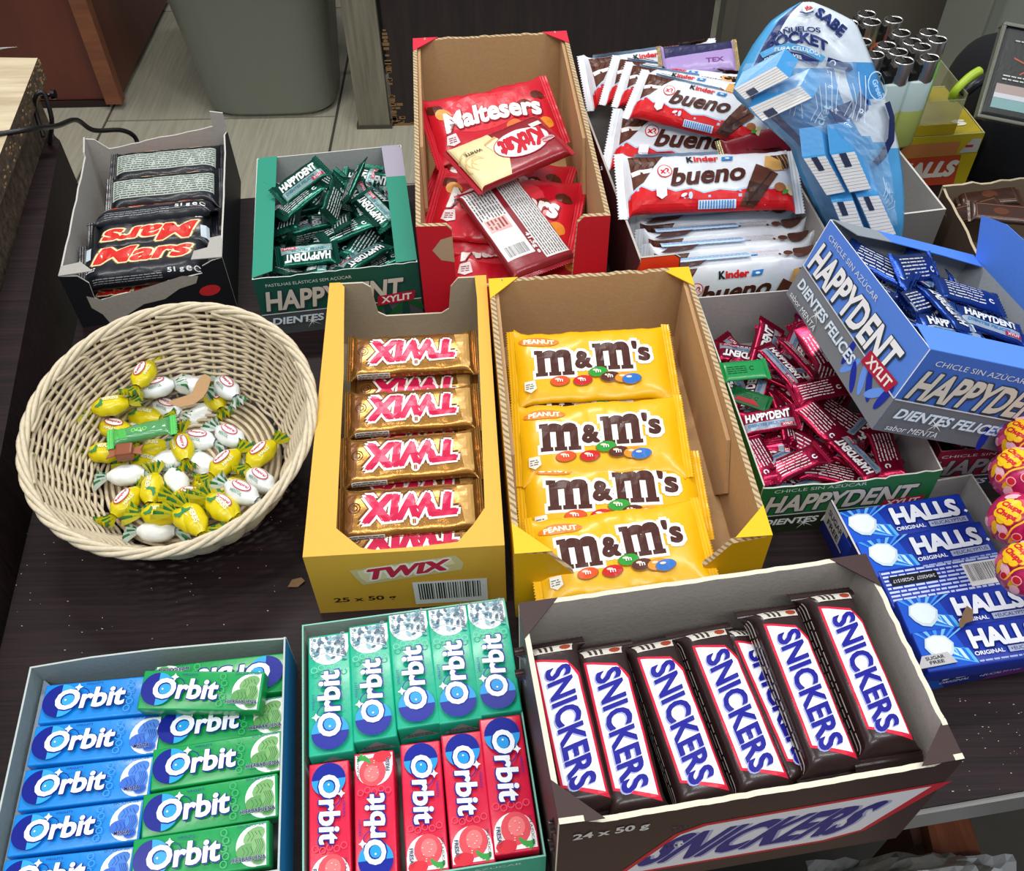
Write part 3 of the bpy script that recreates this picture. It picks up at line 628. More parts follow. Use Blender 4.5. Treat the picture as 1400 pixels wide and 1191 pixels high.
def par(a, g, col, sl): a.poly([(x0 + g * 1.6, y0 + g), (x1 - 3.2 - g * .8, y0 + g), (x1 - 1.0 - g * 1.0, y0 + .9 + g * .6), (x1 + 2.2 - g * 3.2, y1 - g), (x0 + 4.4 + g * .8, y1 - .3 - g), (x0 + 3.0 + g * .9, y1 - 1.2 - g * .6)], col)
par(a, 0, '#c3222f', 0); par(a, .34, '#e2e0e2', 0)
a.text('SNICKERS', 1.0, 5.4, 12.0, 4.2, '#2c2a7c', .045, [(.02, '#a9a9c8', .14, -.14)], shear=.5)
a.text('24 x 50 g', -7.8, 9.9, 4.0, 1.1, '#d6d0c6', .03)
T_sn.art('front', a)
# --- left blue gum box and teal gum box
w_, d_, h_ = 16.46, 14.97, 3.96
T_bo = Tray('gum_tray', 'blue carton tray holding blue and green gum packs at lower left', Z((-22.58, 23.2, 0, 6.7, 0, 0)), w_, d_, h_, t=.12, outer='#2a86c9', inner='#8d9a98', rim=('#b9c2bc', 'board'),
            back=[(-w_ / 2, h_ - .3), (-w_ / 2 + 3, h_), (0, h_ + .35), (w_ / 2 - 4, h_ + .35), (w_ / 2, h_)])
MB().prism([(-w_ / 2 + .2, -d_ / 2), (-w_ / 2 + .35, d_ / 2 - .2), (-w_ / 2 + 1.0, d_ / 2 - .8), (-w_ / 2 + .8, -d_ / 2)], h_ - 1.6, h_ - 1.54, ('#8b97a4', 'card')).build('inner_liner', T_bo.root)
w_, d_, h_ = 13.62, 16.98, 4.0
T_te = Tray('gum_tray', 'teal carton tray holding mint and strawberry gum packs', Z((-6.43, 24.77, 0, 7.42, 0, 0)), w_, d_, h_, t=.1, outer='#39a98b', inner='#a4a9a2', rim=('#7cc0aa', 'card'))
a = Art('cardprint'); a.text('MENTA SIN AZÚCAR', 2.2, h_ - .5, 6.5, .4, '#d5eee5', 0); T_te.art('front', a)
# --- dark bars carton at far right behind
c0 = P(1283, 268, 6.0); w_, d_, h_ = 17, 9.5, 6.0
Xd = Matrix.Rotation(R_(6), 4, 'Z'); Xd.translation = Vector((c0.x, c0.y, 0)) + Xd.to_3x3() @ Vector((w_ / 2, -d_ / 2, 0))
T_dk = Tray('display_box', 'torn brown carton of dark bars at the right edge behind the blue carton', Xd, w_, d_, h_, t=.25, outer='#4b3a2e', inner='#6d5c48', rim=('#b8a98c', 'board'),
            back=torn(-w_ / 2, h_ + 1.6, w_ / 2, h_ + 1.2, 18, .25, 23), left=torn(-d_ / 2, h_ + 1.0, d_ / 2, h_ - .3, 8, .2, 3))
# --- grey box holding the tissues
c0 = P(1294, 286, 7.4); w_, d_, h_ = 10.5, 12, 7.4
Xt = Matrix.Rotation(R_(9), 4, 'Z'); Xt.translation = Vector((c0.x, c0.y, 0)) + Xt.to_3x3() @ Vector((-w_ / 2, d_ / 2, 0))
T_ti = Tray('display_box', 'plain grey lined carton in which the bag of tissues stands', Xt, w_, d_, h_, t=.2, outer='#77736d', inner='#a5a19c', rim=('#c9c5bd', 'board'), left=[(-d_ / 2, h_ + 1.0), (d_ / 2, h_ - .4)])

# ================================================================== PACKS
ORD = ['backmost', 'second from the back', 'third from the back', 'fourth from the back', 'fifth from the back', 'sixth from the back', 'seventh from the back']
# --- chewing gum stick packs (cartons of pellets)
def gum_pack(base, dark, sky, kind, top_text):
    L, W, T = 7.3, 2.35, 1.25
    r = thing('gum_pack', 'x', 'gum pack'); cbox('pack_body', r, L, W, T, base, .1)
    a = Art(); x = -L / 2
    if kind == 'leaf':      # white window with mint leaves at the right end
        a.arc(2.95, -.05, 0, 1.08, 90, 270, '#f1f4f2', 14); a.rect(2.93, -1.1, 3.5, 1.02, '#f1f4f2')
        cols = top_text[2]
        for cx, cy, rx, ry, ro, c in ((2.85, .45, .75, .4, .5, 0), (2.6, -.35, .85, .45, -.1, 1), (3.1, -.1, .42, .6, .2, 0), (3.1, -.75, .42, .3, 0, 1)):
            rx *= .85; a.ell(cx, cy, rx, ry, cols[c], 14, ro)
            for q in (-.5, -.2, .1, .4): a.line([(cx + q * rx - .05, cy - ry * .6), (cx + q * rx + .12, cy), (cx + q * rx - .02, cy + ry * .6)], .035, cols[2])
    elif kind == 'euca':
        a.arc(2.75, 0, 0, 1.1, 90, 270, '#eef3f3', 14); a.rect(2.72, -1.08, 3.5, 1.08, '#eef3f3')
        rg = random.Random(2)
        for i in range(26): a.ell(rg.uniform(1.9, 3.4), rg.uniform(-.9, .9), rg.uniform(.12, .26), .09, ('#4b7f94', '#2c5570', '#7fb0bb')[i % 3], 8, rg.uniform(0, 3))
        for k in range(4): a.line([(1.9 + .4 * k, -.9), (2.3 + .35 * k, .1), (2.2 + .4 * k, .9)], .03, '#3a5f70')
    else:
        a.arc(2.7, 0, 0, 1.08, 90, 270, '#f4f0ec', 14); a.rect(2.7, -1.1, 3.5, 1.1, '#f4f0ec')
        a.ell(2.45, .1, .85, .78, '#e0505a', 18); a.ell(2.35, .15, .5, .45, '#ee7a7c', 14); a.ell(3.3, -.5, .35, .55, '#d8313f', 12)
        for q in range(5): a.ell(3.15 + .05 * q, .35 + .12 * q, .28, .1, '#3fa048', 8, .6 + q * .5)
        for q in range(9): a.ell(2.1 + .12 * q, .1 + .3 * math.sin(q * 2.3), .03, .05, '#f7d0b0', 6)
    # swirls next to the picture
    for q in range(5): a.arc(1.25 + .12 * (q % 2), -.8 + .4 * q, .14, .2, 0, 360, sky[1], 10)
    # round logo
    a.arc(-2.55, 0, 0, .98, 90, 270, dark, 18); a.arc(-2.55, 0, 0, .98, -90, 90, sky[0], 18)
    a.arc(-1.5, .1, .55, .6, -60, 120, dark, 12)
    a.text('Orbit', -.85, .03, 3.9, 1.22, '#eff2f6', .034, [(.028, dark, .03, -.03)], shear=.08)
    a.ell(-2.02 - .22, 0, .06, .06, '#f6f8fb', 6)
    a.poly([(-1.62, .95), (-1.54, .80), (-1.38, .72), (-1.54, .64), (-1.62, .48), (-1.70, .64), (-1.86, .72), (-1.70, .80)], '#f6f8fb')
    a.text("WRIGLEY'S", -.75, .86, .95, .13, dark, .01)
    if kind == 'leaf':
        a.text(top_text[0], 2.72, .97, 1.45, .17, '#16357a', .0); a.text(top_text[1], 2.7 - .1 * (len(top_text[1]) > 6), -.72, .17 * len(top_text[1]), .22, '#101c5c', .035, [(.025, '#f1f4f2')])
    else:
        a.text('SIN AZÚCAR', 2.7, .93, 1.5, .16, '#16304a', .01, rot=0); a.text(top_text[1], 2.75, -.82, .165 * len(top_text[1]), .22, '#15325c', .03, [(.025, '#f1f4f2')])
    a.emit('printed_graphics', r, top_surf(T))
    e = Art(); e.poly([(-1.0, -.5), (1.0, -.5), (0, .35)], '#8d9a96'); e.micro(-.7, -.45, .7, -.1, 3, '#2f4a46', 4)
    e.emit('end_fold', r, lambda x, y, o: (-L / 2 - o, -x, y))
    return r, L, T
NAVY = '#12239a'
pk_blue, GL, GT = gum_pack('#0d86dc', '#0a1c86', ('#35a5f0', '#3d9ee6'), 'leaf', ('SIN AZÚCAR', 'MENTA', ('#4f86d8', '#3f6fcb', '#2a4aa8')))
pk_green, _, _ = gum_pack('#0f9a4e', '#0a1c86', ('#2aa0ea', '#3bb06a'), 'leaf', ('SIN AZÚCAR', 'HIERBABUENA', ('#79ad6a', '#5f9c58', '#3c7440')))
pk_teal, _, _ = gum_pack('#16b08a', '#0c1f92', ('#239be4', '#4cc8a6'), 'euca', ('', 'EUCALIPTO'))
pk_red, _, _ = gum_pack('#dc1440', '#0c1f92', ('#239be4', '#ea4a66'), 'straw', ('', 'FRESA'))
G1 = 'blue mint gum packs in the blue tray'
for i, (p0, p1) in enumerate([((57, 963), (235, 946)), ((42.5, 1020), (221, 1003)), ((29, 1081), (208, 1060)), ((14.5, 1143), (194, 1120)), ((0, 1206), (181, 1186))]):
    place(pk_blue, between(p0 + (3.3,), p1 + (3.3,), GL, GT), 'bright blue mint gum pack, %s of the blue column' % ORD[i].replace('backmost', 'backmost one'), G1)
    if i < 5: place(pk_blue, between(p0 + (3.3,), p1 + (3.3,), GL, GT, lift=-1.45), 'lower layer blue gum pack under the %s upper one' % ORD[i], 'lower layer of blue gum packs')
G2 = 'green mint gum packs in the blue tray'
for i, (p0, p1, z, rl, lab) in enumerate([
    ((391, 918), (208, 938), 3.2, 0, 'green mint gum pack turned the other way round against the back wall'),
    ((214, 1000), (389, 976), 3.3, 0, 'green mint gum pack half hidden beneath the loose one'),
    ((207, 1053), (386, 1026), 3.6, 4, 'green mint gum pack second below the loose one'),
    ((194, 1117), (380, 1086), 3.9, 6, 'green mint gum pack third below the loose one'),
    ((180, 1180), (368, 1152), 4.5, 8, 'green mint gum pack nearest the viewer, cut off by the picture edge'),
    ((192, 943), (358, 945), 5.0, 10, 'loose green mint gum pack lying across the others on top')]):
    place(pk_green, between(p0 + (z,), p1 + (z,), GL, GT, R_(rl)), lab, G2)
G3 = 'teal eucalyptus gum packs'
for i, (p0, p1) in enumerate([((453, 1031), (449.4, 867)), ((513, 1011), (503.6, 853)), ((573, 993), (556.8, 836)), ((630, 986), (610.6, 829)), ((684.5, 975), (663.5, 821))]):
    z0, z1 = 4.3, 3.9
    lab = 'teal eucalyptus gum pack, %s in the back row' % ['leftmost', 'second from the left', 'middle one', 'second from the right', 'rightmost'][i]
    place(pk_teal, between(p0 + (z0,), p1 + (z1,), GL, GT), lab, G3)
    place(pk_teal, between(p0 + (z0,), p1 + (z1,), GL, GT, lift=-1.5), 'lower layer teal gum pack under the upper one %s' % ['leftmost', 'second from the left', 'middle one', 'second from the right', 'rightmost'][i], 'lower layer of teal gum packs')
G4 = 'strawberry gum packs'
for i, (p0, p1, rev) in enumerate([((449.7, 1042), (452, 1222), 0), ((511, 1028), (515, 1206), 1), ((574, 1015), (585, 1194), 0), ((630, 1002), (648, 1183), 0), ((683, 980), (707, 1166), 0)]):
    z0, z1 = (4.2, 3.9); q0, q1 = p0 + (z0,), p1 + (z1,)
    if rev: q0, q1 = q1, q0
    lab = 'red strawberry gum pack, %s' % ['leftmost in the front row', 'the one facing the other way in the front row', 'middle one of the front row', 'second from the right in the front row', 'rightmost in the front row'][i]
    place(pk_red, between(q0, q1, GL, GT), lab, G4)
    place(pk_red, between(q0, q1, GL, GT, lift=-1.5), 'lower layer red gum pack under the upper one %s' % ['leftmost', 'second from the left', 'middle one', 'second from the right', 'rightmost'][i], 'lower layer of strawberry gum packs')

# --- menthol sticks
def menthol(back=False):
    L, W, T = 9.6, 3.0, 2.0
    r = thing('menthol_stick', 'x', 'sweets pack'); cbox('pack_body', r, L, W, T, '#14329c', .16)
    a = Art()
    if not back:
        a.poly([(-4.75, -1.4), (-1.2, -1.4), (-1.9, 1.4), (-4.75, 1.4)], '#1c55c4')
        for k in range(5): a.poly([(-3.2 + .25 * k, -.6 + .12 * k), (-1.0 - .28 * k, -1.35 + .14 * k), (-1.3 - .26 * k, -.2 + .02 * k), (-2.7 + .1 * k, .1)], ('#5fb4ee', '#1f6fd6', '#bfe2f8', '#2d86e0', '#8fd0f4')[k])
        for k in range(6): a.poly([(-3.3, .2), (-4.7 + .7 * k, 1.4), (-4.4 + .7 * k, 1.4)], ('#3f8fe6', '#6fb8f4')[k % 2])
        a.poly([(-4.35, .2), (-4.1, .85), (-3.4, 1.05), (-2.6, .9), (-2.2, .3), (-2.45, -.4), (-3.1, -.85), (-3.7, -.7), (-4.1, -.3)], '#c3d4dc')
        a.poly([(-4.2, .25), (-4.0, .78), (-3.4, .95), (-2.7, .8), (-2.35, .3), (-2.6, -.25), (-3.1, -.6), (-3.6, -.5), (-3.95, -.2)], '#dde8ea')
        a.text('HALLS', 1.55, .35, 5.0, 1.35, '#e6eaf2', .055, [(.025, '#0c1c66', .06, -.06)])
        a.poly([(4.35, -.1), (4.5, .05), (4.65, -.1), (4.5, -.25)], '#f2f5fa')
        a.text('ORIGINAL', .0, -.72, 2.2, .3, '#e8eef8', .02); a.rect(1.4, -.95, 4.3, -.5, '#a6b0cc'); a.text('+EUCALYPTUS', 2.85, -.72, 2.6, .27, '#22306e', .01)
        a.micro(-1.0, -1.4, 4.6, -1.15, 1, '#9fb0e0', 3)
    else:
        a.micro(-4.6, -1.4, 4.6, 1.35, 9, '#c0cdf0', 7); a.rect(-4.2, .1, -.6, .85, '#15181f'); a.text('24042027  OG201517', -2.4, .47, 3.2, .26, '#d5d8de', 0, rot=math.pi)
        a.barcode(1.4, -.85, 4.2, 1.0, rnd=12)
    a.emit('printed_graphics', r, top_surf(T)); return r, L, T
mh, HL, HT = menthol(); mhb, _, _ = menthol(True)
HG = 'blue menthol sticks in the tray'
for i, (p0, p1, z, bk, lab) in enumerate([
    ((1153, 724), (1324, 697), 3.3, 0, 'blue menthol stick, backmost in the tray'), ((1181, 766), (1354, 736), 3.4, 0, 'blue menthol stick, second from the back in the tray'),
    ((1210, 806), (1382, 778), 3.3, 1, 'blue menthol stick turned over, showing its barcode'), ((1235, 847), (1412, 822), 3.5, 0, 'blue menthol stick with a brown scrap on it'),
    ((1257, 892), (1434, 866), 3.5, 0, 'blue menthol stick, nearest the front wall of the tray')]):
    place(mhb if bk else mh, between(p0 + (z,), p1 + (z,), HL, HT, R_(4)), lab, HG)
def scrap(name, u, v, z, pts, col, label, rot=0, curl=.15):
    c = P(u, v, z); b = MB(); n = len(pts)
    vs = [(x, y, curl * (x * x + .5 * y * y) + .04 * noise.noise(Vector((x * 3, y * 3, u)))) for x, y in pts] + [(0, 0, 0)]
    top = vs; bot = [(x, y, z_ - .05) for x, y, z_ in vs]; k = n + 1
    b.add(top + bot, [(i, (i + 1) % n, n) for i in range(n)] + [(k + (i + 1) % n, k + i, k + n) for i in range(n)] + [(i, k + i, k + (i + 1) % n, (i + 1) % n) for i in range(n)], (col, 'board'))
    o = b.build(name); X = Matrix.Rotation(rot, 4, 'Z'); X.translation = c; setm(o, X); return tag(o, label, 'scrap')
scrap('paper_scrap', 1318, 845, 3.75, [(-.9, -.5), (-.2, -.35), (.3, -.45), (.9, .1), (.8, .55), (.3, .35), (-.1, .1), (-.6, -.1)], '#7d6248', 'small torn brown paper scrap lying on a blue menthol stick', .5)

scrap('brown_crumb', 404, 797, .12, [(-.6, -.2), (.1, -.4), (.7, -.1), (.5, .3), (-.2, .35)], '#7d6040', 'small brown crumb on the table between basket and yellow carton', .3)
# --- gold caramel bars
fl = Flow(11.9, 4.3, 1.5, fin=.55, n=2.7, amp=.10, seed=3)
gb = thing('caramel_bar', 'x', 'chocolate bar'); GOLD = ('#b5813f', 'foil'); fl.mesh('wrapper', gb, GOLD); fl.fins(gb, GOLD)
a = Art('foilprint')
a.poly([(4.2, -1.6), (5.1, -1.6), (5.1, 1.8), (4.5, 1.8)], '#7d4f26'); a.arc(4.35, -.2, .42, .5, 0, 360, '#4a2a14', 16); a.arc(4.35, -.2, .2, .28, 0, 360, '#4a2a14', 12)
a.poly([(-5.1, -1.7), (-3.8, -1.7), (-4.3, 1.8), (-5.1, 1.8)], '#c79a55')
a.text('TWIX', -.1, -.05, 7.4, 2.1, '#cc1f4a', .075, [(.10, '#6b3f1f', .05, -.12), (.07, '#f3ece4')], shear=.12, warp=lambda x, y: (x, y * (1 + .03 * x) + .0 * x))
a.arc(-.35, 1.32, 0, .36, 0, 360, '#efe6d6', 14); a.text('II', -.35, 1.32, .22, .34, '#9a4b1c', .05)
a.rect(2.0, 2.15, 4.9, 2.75, '#d9d4ca'); a.micro(2.1, 2.2, 4.8, 2.7, 3, '#3c3a38', 5); a.micro(-4.5, 2.35, 1.5, 2.6, 1, '#7a3d17', 5)
fl.art(a, gb)
TG = 'gold caramel bars in the yellow carton'
tb = [((652, 474), (474, 484), 6.2), ((655, 549), (470, 562), 6.2), ((658, 612), (464, 628), 6.3), ((660, 685), (459, 700), 6.3), ((662, 727), (460, 742), 5.3)]
for i, (p0, p1, z) in enumerate(tb):
    place(gb, between(p0 + (z,), p1 + (z,), 11.6, 1.5, R_(7 if i < 4 else 24)), 'gold caramel bar printed upside down, %s' % (ORD[i] if i < 4 else 'nearest the front, half under the lid edge'), TG)
for i in range(6):
    p0, p1, z = tb[min(i, 4)]; dy = (-38 if i < 4 else (-38 if i == 4 else 30))
    place(gb, between((p0[0], p0[1] + 31, z), (p1[0], p1[1] + 31, z), 11.6, 1.5, R_(3), lift=-1.7), 'lower layer gold caramel bar in the gap below the %s upper one' % ORD[i], 'lower layer of gold caramel bars') if i < 3 else None

# --- dark bars with red lettering
def dark_bar(kind):
    fl = Flow(12.6, 4.2, 2.4, fin=.7, n=2.8, amp=.07, seed={'front': 5, 'back': 9}[kind])
    r = thing('chocolate_bar', 'x', 'chocolate bar'); BK = ('#14161d', 'gloss'); fl.mesh('wrapper', r, BK); fl.fins(r, BK)
    a = Art('print')
    if kind == 'front':
        a.text('Mars', .2, .5, 8.4, 1.8, '#d3271f', .04, [(.07, '#8a6a3a'), (.045, '#f1e2b0')], shear=.5)
        a.text('51 g', 2.9, -1.75, 1.5, .55, '#e6e6e6', .03); a.text('e', 4.1, -1.75, .5, .5, '#e6e6e6', .02); a.arc(4.85, -1.75, .2, .3, 20, 330, '#e6e6e6', 12)
        a.micro(-4.6, -2.4, 1.6, -1.75, 3, '#8f8f93', 3, .35); a.rect(-5.4, .2, -4.7, 1.5, '#c9d5de'); a.micro(-5.3, -1.1, -4.2, -.7, 2, '#d8d8d8', 8)
    else:
        a.rect(-5.2, -1.2, 5.3, 1.3, '#a9b3a8'); a.micro(-5.0, -1.1, 5.2, 1.2, 8, '#23282a', 5, .35)
        a.text('Mars', .2, 2.7, 8.4, 1.6, '#d3271f', .04, [(.045, '#f1e2b0')], shear=.5)
    fl.art(a, r); return r
dbf, dbb = dark_bar('front'), dark_bar('back')
MG = 'dark bars in the black carton'
for p0, p1, z, rl, pr, lab in [
    ((144, 226), (306, 211), 6.0, 12, dbb, 'dark chocolate bar showing silver small print, at the back wall'),
    ((138, 262), (304, 246), 6.0, 14, dbb, 'dark chocolate bar showing silver small print, second from the back'),
    ((124, 290), (300, 270), 5.9, -32, dbf, 'dark chocolate bar with a white weight mark, third from the back'),
    ((297, 302), (112, 324), 5.6, 12, dbf, 'dark chocolate bar with its red lettering upside down'),
    ((99, 361), (290, 340), 4.9, 16, dbf, 'dark chocolate bar with upright red lettering, nearest the front on top'),
    ((282, 380), (108, 400), 1.9, 4, dbf, 'dark chocolate bar glimpsed through the torn front wall')]:
    place(pr, between(p0 + (z,), p1 + (z,), 12.6, 2.3, R_(rl)), lab, MG)

# --- brown peanut bars
fl = Flow(12.0, 3.25, 2.5, fin=.75, n=4.2, amp=.035, seed=8, endr=.9)
sb = thing('peanut_bar', 'x', 'chocolate bar'); BW = ('#2c1b1a', 'gloss'); fl.mesh('wrapper', sb, BW); fl.fins(sb, BW, drop=(-.4, -.4))
a = Art('print')
def spar(g, col): a.poly([(-4.3 + g, -1.45 + g * .9), (3.9 - g * .6, -1.45 + g * .9), (5.1 - g * 2, 1.45 - g * .9), (-3.0 + g * 1.0, 1.45 - g * .9), (-3.9 + g, .7)], col)
spar(.12, '#d2203c'); spar(.3, '#e9ebf0')
a.text('SNICKERS', .3, .0, 7.5, 1.62, '#1f1e8c', .036, [(.012, '#9ea3cf', .05, -.07)], shear=-.22)
a.rect(-5.1, -1.2, -4.45, 1.2, '#c9c4b8'); a.micro(-5.0, -.9, -4.5, .1, 3, '#3c302c', 3); a.ell(-4.75, .75, .22, .35, '#9a3a22', 10)
for s_ in (-1,): a.micro(-4.9, -3.6, 5.0, -2.0, 4, '#c9c0b8', 5, .3)
fl.art(a, sb)
SG = 'brown peanut bars'
sn = [((754, 880), (804, 1100), 11.0, 10.4, 0), ((822, 884), (876, 1104), 10.8, 10.2, 0), ((894, 880), (968, 1086), 10.8, 10.2, -3), ((967, 862), (1052, 1072), 11.1, 10.3, -6), ((1062, 828), (1150, 1050), 11.5, 10.6, -8), ((1134, 800), (1230, 1030), 11.8, 10.7, -8)]
for i, (p0, p1, z0, z1, rl) in enumerate(sn):
    place(sb, between(p0 + (z0,), p1 + (z1,), 12.0, 2.5, R_(rl), smin=.9, smax=1.2), 'brown peanut bar with blue lettering, %s' % ['leftmost', 'second from the left', 'third from the left', 'third from the right', 'second from the right', 'rightmost against the side wall'][i], SG)
    place(sb, between(p0 + (z0,), p1 + (z1,), 12.0, 2.5, R_(rl), smin=.9, smax=1.2, lift=-2.75), 'lower layer brown peanut bar under the one %s' % ['leftmost', 'second from the left', 'third from the left', 'third from the right', 'second from the right', 'rightmost'][i], 'lower layer of brown peanut bars')
place(sb, between((1020, 858, 9.8), (1112, 1064, 9.2), 12.0, 2.5, R_(-25), smin=.9), 'brown peanut bar wedged sideways between the third and second from the right', SG)

# --- yellow pouches
def yellow_pouch(red=False, seed=1):
    fl = Flow(14.4, 6.9, 1.5, fin=.75, n=2.0, amp=.16, seed=seed, nu=34, nv=36, endr=2.4, freq=.55)
    r = thing('candy_pouch', 'x', 'candy pouch'); Y = ('#efb506', 'gloss'); fl.mesh('pouch', r, Y); fl.fins(r, Y)
    a = Art('print')
    for d_, c_ in ((.24, '#f4efe6'), (0, '#4a241c')):
        a.slab_m(-3.25, .05, 3.3, 2.5, c_, d_); a.slab_m(1.75, .45, 3.3, 2.7, c_, d_)
    a.text('&', -.78, .2, 1.35, 1.6, '#4a241c', .06, [(.12, '#f4efe6')]); a.text("'s", 4.2, .85, 1.35, 2.0, '#4a241c', .05, [(.12, '#f4efe6')])
    a.rect(-5.9, 1.9, -3.1, 2.7, '#ee8a2c') if False else a.ell(-4.4, 2.25, 1.75, .5, '#ee8433', 18); a.text('PEANUT', -4.4, 2.25, 2.6, .5, '#f8efd8', .04)
    cand = [(-2.9, -1.75, '#e0531f'), (-1.0, -1.8, '#c9231f'), (.35, -1.1, '#2f9a34'), (1.3, -1.6, '#5a2c1e'), (2.5, -1.75, '#e89018'), (3.1, -1.9, '#2b6fc0')]
    for cx, cy, c in cand: a.ell(cx, cy, .85, .48, '#b98a10' if False else '#8a5c10', 16, .1); a.ell(cx, cy + .04, .8, .44, c, 16, .1); a.ell(cx - .2, cy + .2, .25, .1, '#f3d7bd', 8)
    for cx, cy, c in cand[:4]: a.text('m', cx, cy + .03, .45, .25, '#f4efe6', .02)
    a.poly([(-5.9, -1.6), (-5.0, -1.6), (-4.9, -2.3), (-5.4, -2.6), (-5.9, -2.3)], '#ece8da'); a.micro(-5.8, -2.3, -5.1, -1.8, 3, '#6e6a60', 3)
    fl.art(a, r); return r
yp1, yp2 = yellow_pouch(seed=1), yellow_pouch(seed=6)
YG = 'yellow peanut candy pouches'
for p0, p1, z, rl, pr, lab in [
    ((697, 548, 3.4), (918, 530, 3.4), 0, 12, yp2, 'yellow candy pouch mostly hidden beneath the backmost one'),
    ((694, 500, 5.0), (926, 488, 5.0), 0, 14, yp1, 'yellow candy pouch, backmost and nearest the cardboard back wall'),
    ((699, 602, 4.8), (943, 588, 5.2), 0, 12, yp2, 'yellow candy pouch, second from the back with full lettering'),
    ((705, 680, 3.8), (970, 668, 3.8), 0, 8, yp1, 'yellow candy pouch with the top of its lettering covered'),
    ((723, 765, 5.4), (974, 733, 5.6), 0, 10, yp2, 'yellow candy pouch nearest the front, tilted anticlockwise'),
    ((735, 795, 3.2), (985, 765, 3.2), 0, 4, yp1, 'yellow candy pouch under the front tilted one')]:
    place(pr, between(p0, p1, 14.4, 1.5, R_(rl), smin=.85, smax=1.15), lab, YG)

# --- red pouches and bars in the red box
def red_pouch(seed):
    fl = Flow(13.4, 7.2, 1.7, fin=.8, n=2.0, amp=.2, seed=seed, nu=34, nv=36, endr=2.2, freq=.6)
    r = thing('candy_pouch', 'x', 'candy pouch'); Y = ('#c90f26', 'gloss'); fl.mesh('pouch', r, Y); fl.fins(r, Y)
    a = Art('print'); a.ell(-.8, .9, 4.1, 2.2, '#dd3a44', 22, .1)
    for x, y, c in ((-5.2, 1.9, '#5a2416'), (4.9, 1.6, '#5a2416'), (4.8, -1.7, '#e0862c'), (-4.6, 1.2, '#e8a050'), (1.7, -1.4, '#e2793a'), (3.2, .6, '#7a2a18')): a.ell(x, y, .75, .6, c, 14)
    a.text('Maltesers', 0, .6, 9.4, 2.1, '#f3eee9', .042, [(.03, '#8f0c1c', .06, -.08)], shear=.1, warp=lambda x, y: (x, y - x * x * .02))
    a.poly([(-4.9, -1.2), (-4.0, -1.1), (-3.8, -2.1), (-4.5, -2.3), (-5.1, -2.0)], '#e9dada'); a.micro(-4.8, -2.0, -4.1, -1.4, 3, '#93404a', 3)
    fl.art(a, r); return r
rp = [red_pouch(2), red_pouch(7)]
RG = 'red candy pouches'
for p0, p1, rl, k, lab in [
    ((586, 232, 5.4), (778, 262, 5.2), 10, 1, 'red candy pouch peeking out left below the white chocolate bar'),
    ((588, 300, 4.2), (790, 306, 4.2), 10, 0, 'red candy pouch lying under the barcode side bar'),
    ((584, 268, 5.8), (796, 292, 5.6), 14, 1, 'red candy pouch with its right end free beside the barcode'),
    ((600, 346, 3.0), (812, 340, 3.0), 12, 0, 'red candy pouch nearest the front of the red box'),
    ((581, 177, 8.2), (766, 140, 8.6), 22, 1, 'red candy pouch with large white lettering at the back wall')]:
    place(rp[k], between(p0, p1, 13.4, 1.7, R_(rl), smin=.85, smax=1.25), lab, RG)
fl = Flow(11.0, 6.6, 1.3, fin=.55, n=4.0, amp=.05, seed=4, endr=.6)
wk = thing('chocolate_bar', 'cream and dark red wrapped white chocolate bar lying diagonally', 'chocolate bar'); fl.mesh('wrapper', wk, ('#8e1420', 'gloss')); fl.fins(wk, ('#a51626', 'gloss'))
a = Art('print'); a.poly([(.6, -3.2), (4.9, -3.2), (4.9, 3.2), (1.5, 3.2), (.4, .8)], '#e6d3a0')
for k in range(6): a.arc(3.4, .6 * (k % 2), .5 + .3 * k, .62 + .3 * k, 200 + 20 * k, 420 - 10 * k, '#d3b678', 14)
a.poly([(-.2, -.6), (1.4, -.2), (1.7, -1.4), (.2, -1.9)], '#efe0b4'); a.poly([(.2, -1.9), (1.7, -1.4), (1.75, -1.7), (.3, -2.2)], '#c9a868')
a.ell(-1.5, 0, 2.95, 1.95, '#b03a44', 26, .0); a.ell(-1.5, 0, 2.85, 1.85, '#f2efec', 26, .0); a.text('KitKat', -1.5, 0, 4.7, 2.4, '#c3112a', .07, shear=.25)
a.ell(-3.9, .9, .8, .35, '#c9a0a0', 14); a.text('Nestle', -3.9, .9, 1.1, .3, '#8e1420', .02); a.text('WHITE', 3.2, -1.2, 1.9, .42, '#4a3a1a', .02); a.rect(-4.6, -1.9, -3.4, -1.3, '#e9e3d0')
fl.art(a, wk)
setm(wk, between((761, 176, 10.0), (627, 232, 9.2), 11.0, 1.1, R_(4), smax=1.25))
fl = Flow(11.4, 6.2, 1.1, fin=.5, n=4.0, amp=.05, seed=14, endr=.6)
bk = thing('chocolate_bar', 'dark red chocolate bar turned over to show white text and barcode', 'chocolate bar'); fl.mesh('wrapper', bk, ('#86202a', 'gloss')); fl.fins(bk, ('#9a1d2a', 'gloss'))
a = Art('print'); a.rect(-5.1, .5, 4.6, 2.9, '#dcdad8'); a.rect(-5.1, -2.9, 3.6, -.1, '#dcdad8')
a.micro(-5.0, .6, 4.4, 2.8, 9, '#55504e', 3, .4); a.micro(-5.0, -2.8, -1.4, -.2, 9, '#55504e', 4, .4); a.rect(-1.3, -2.6, .2, -.5, '#e4a8a2'); a.micro(-1.2, -2.5, .1, -.6, 5, '#8a4540', 4)
a.T = lambda x, y: (y + 3.0, -x)
a.barcode(.3, -1.2, 2.7, .5, rnd=8); a.T = None
a.text('41,5g e', 2.6, .2, 2.6, .5, '#e9e4e0', .03)
fl.art(a, bk)
setm(bk, between((664, 248, 7.4), (750, 366, 4.9), 11.4, 1.1, R_(-2), smax=1.3))

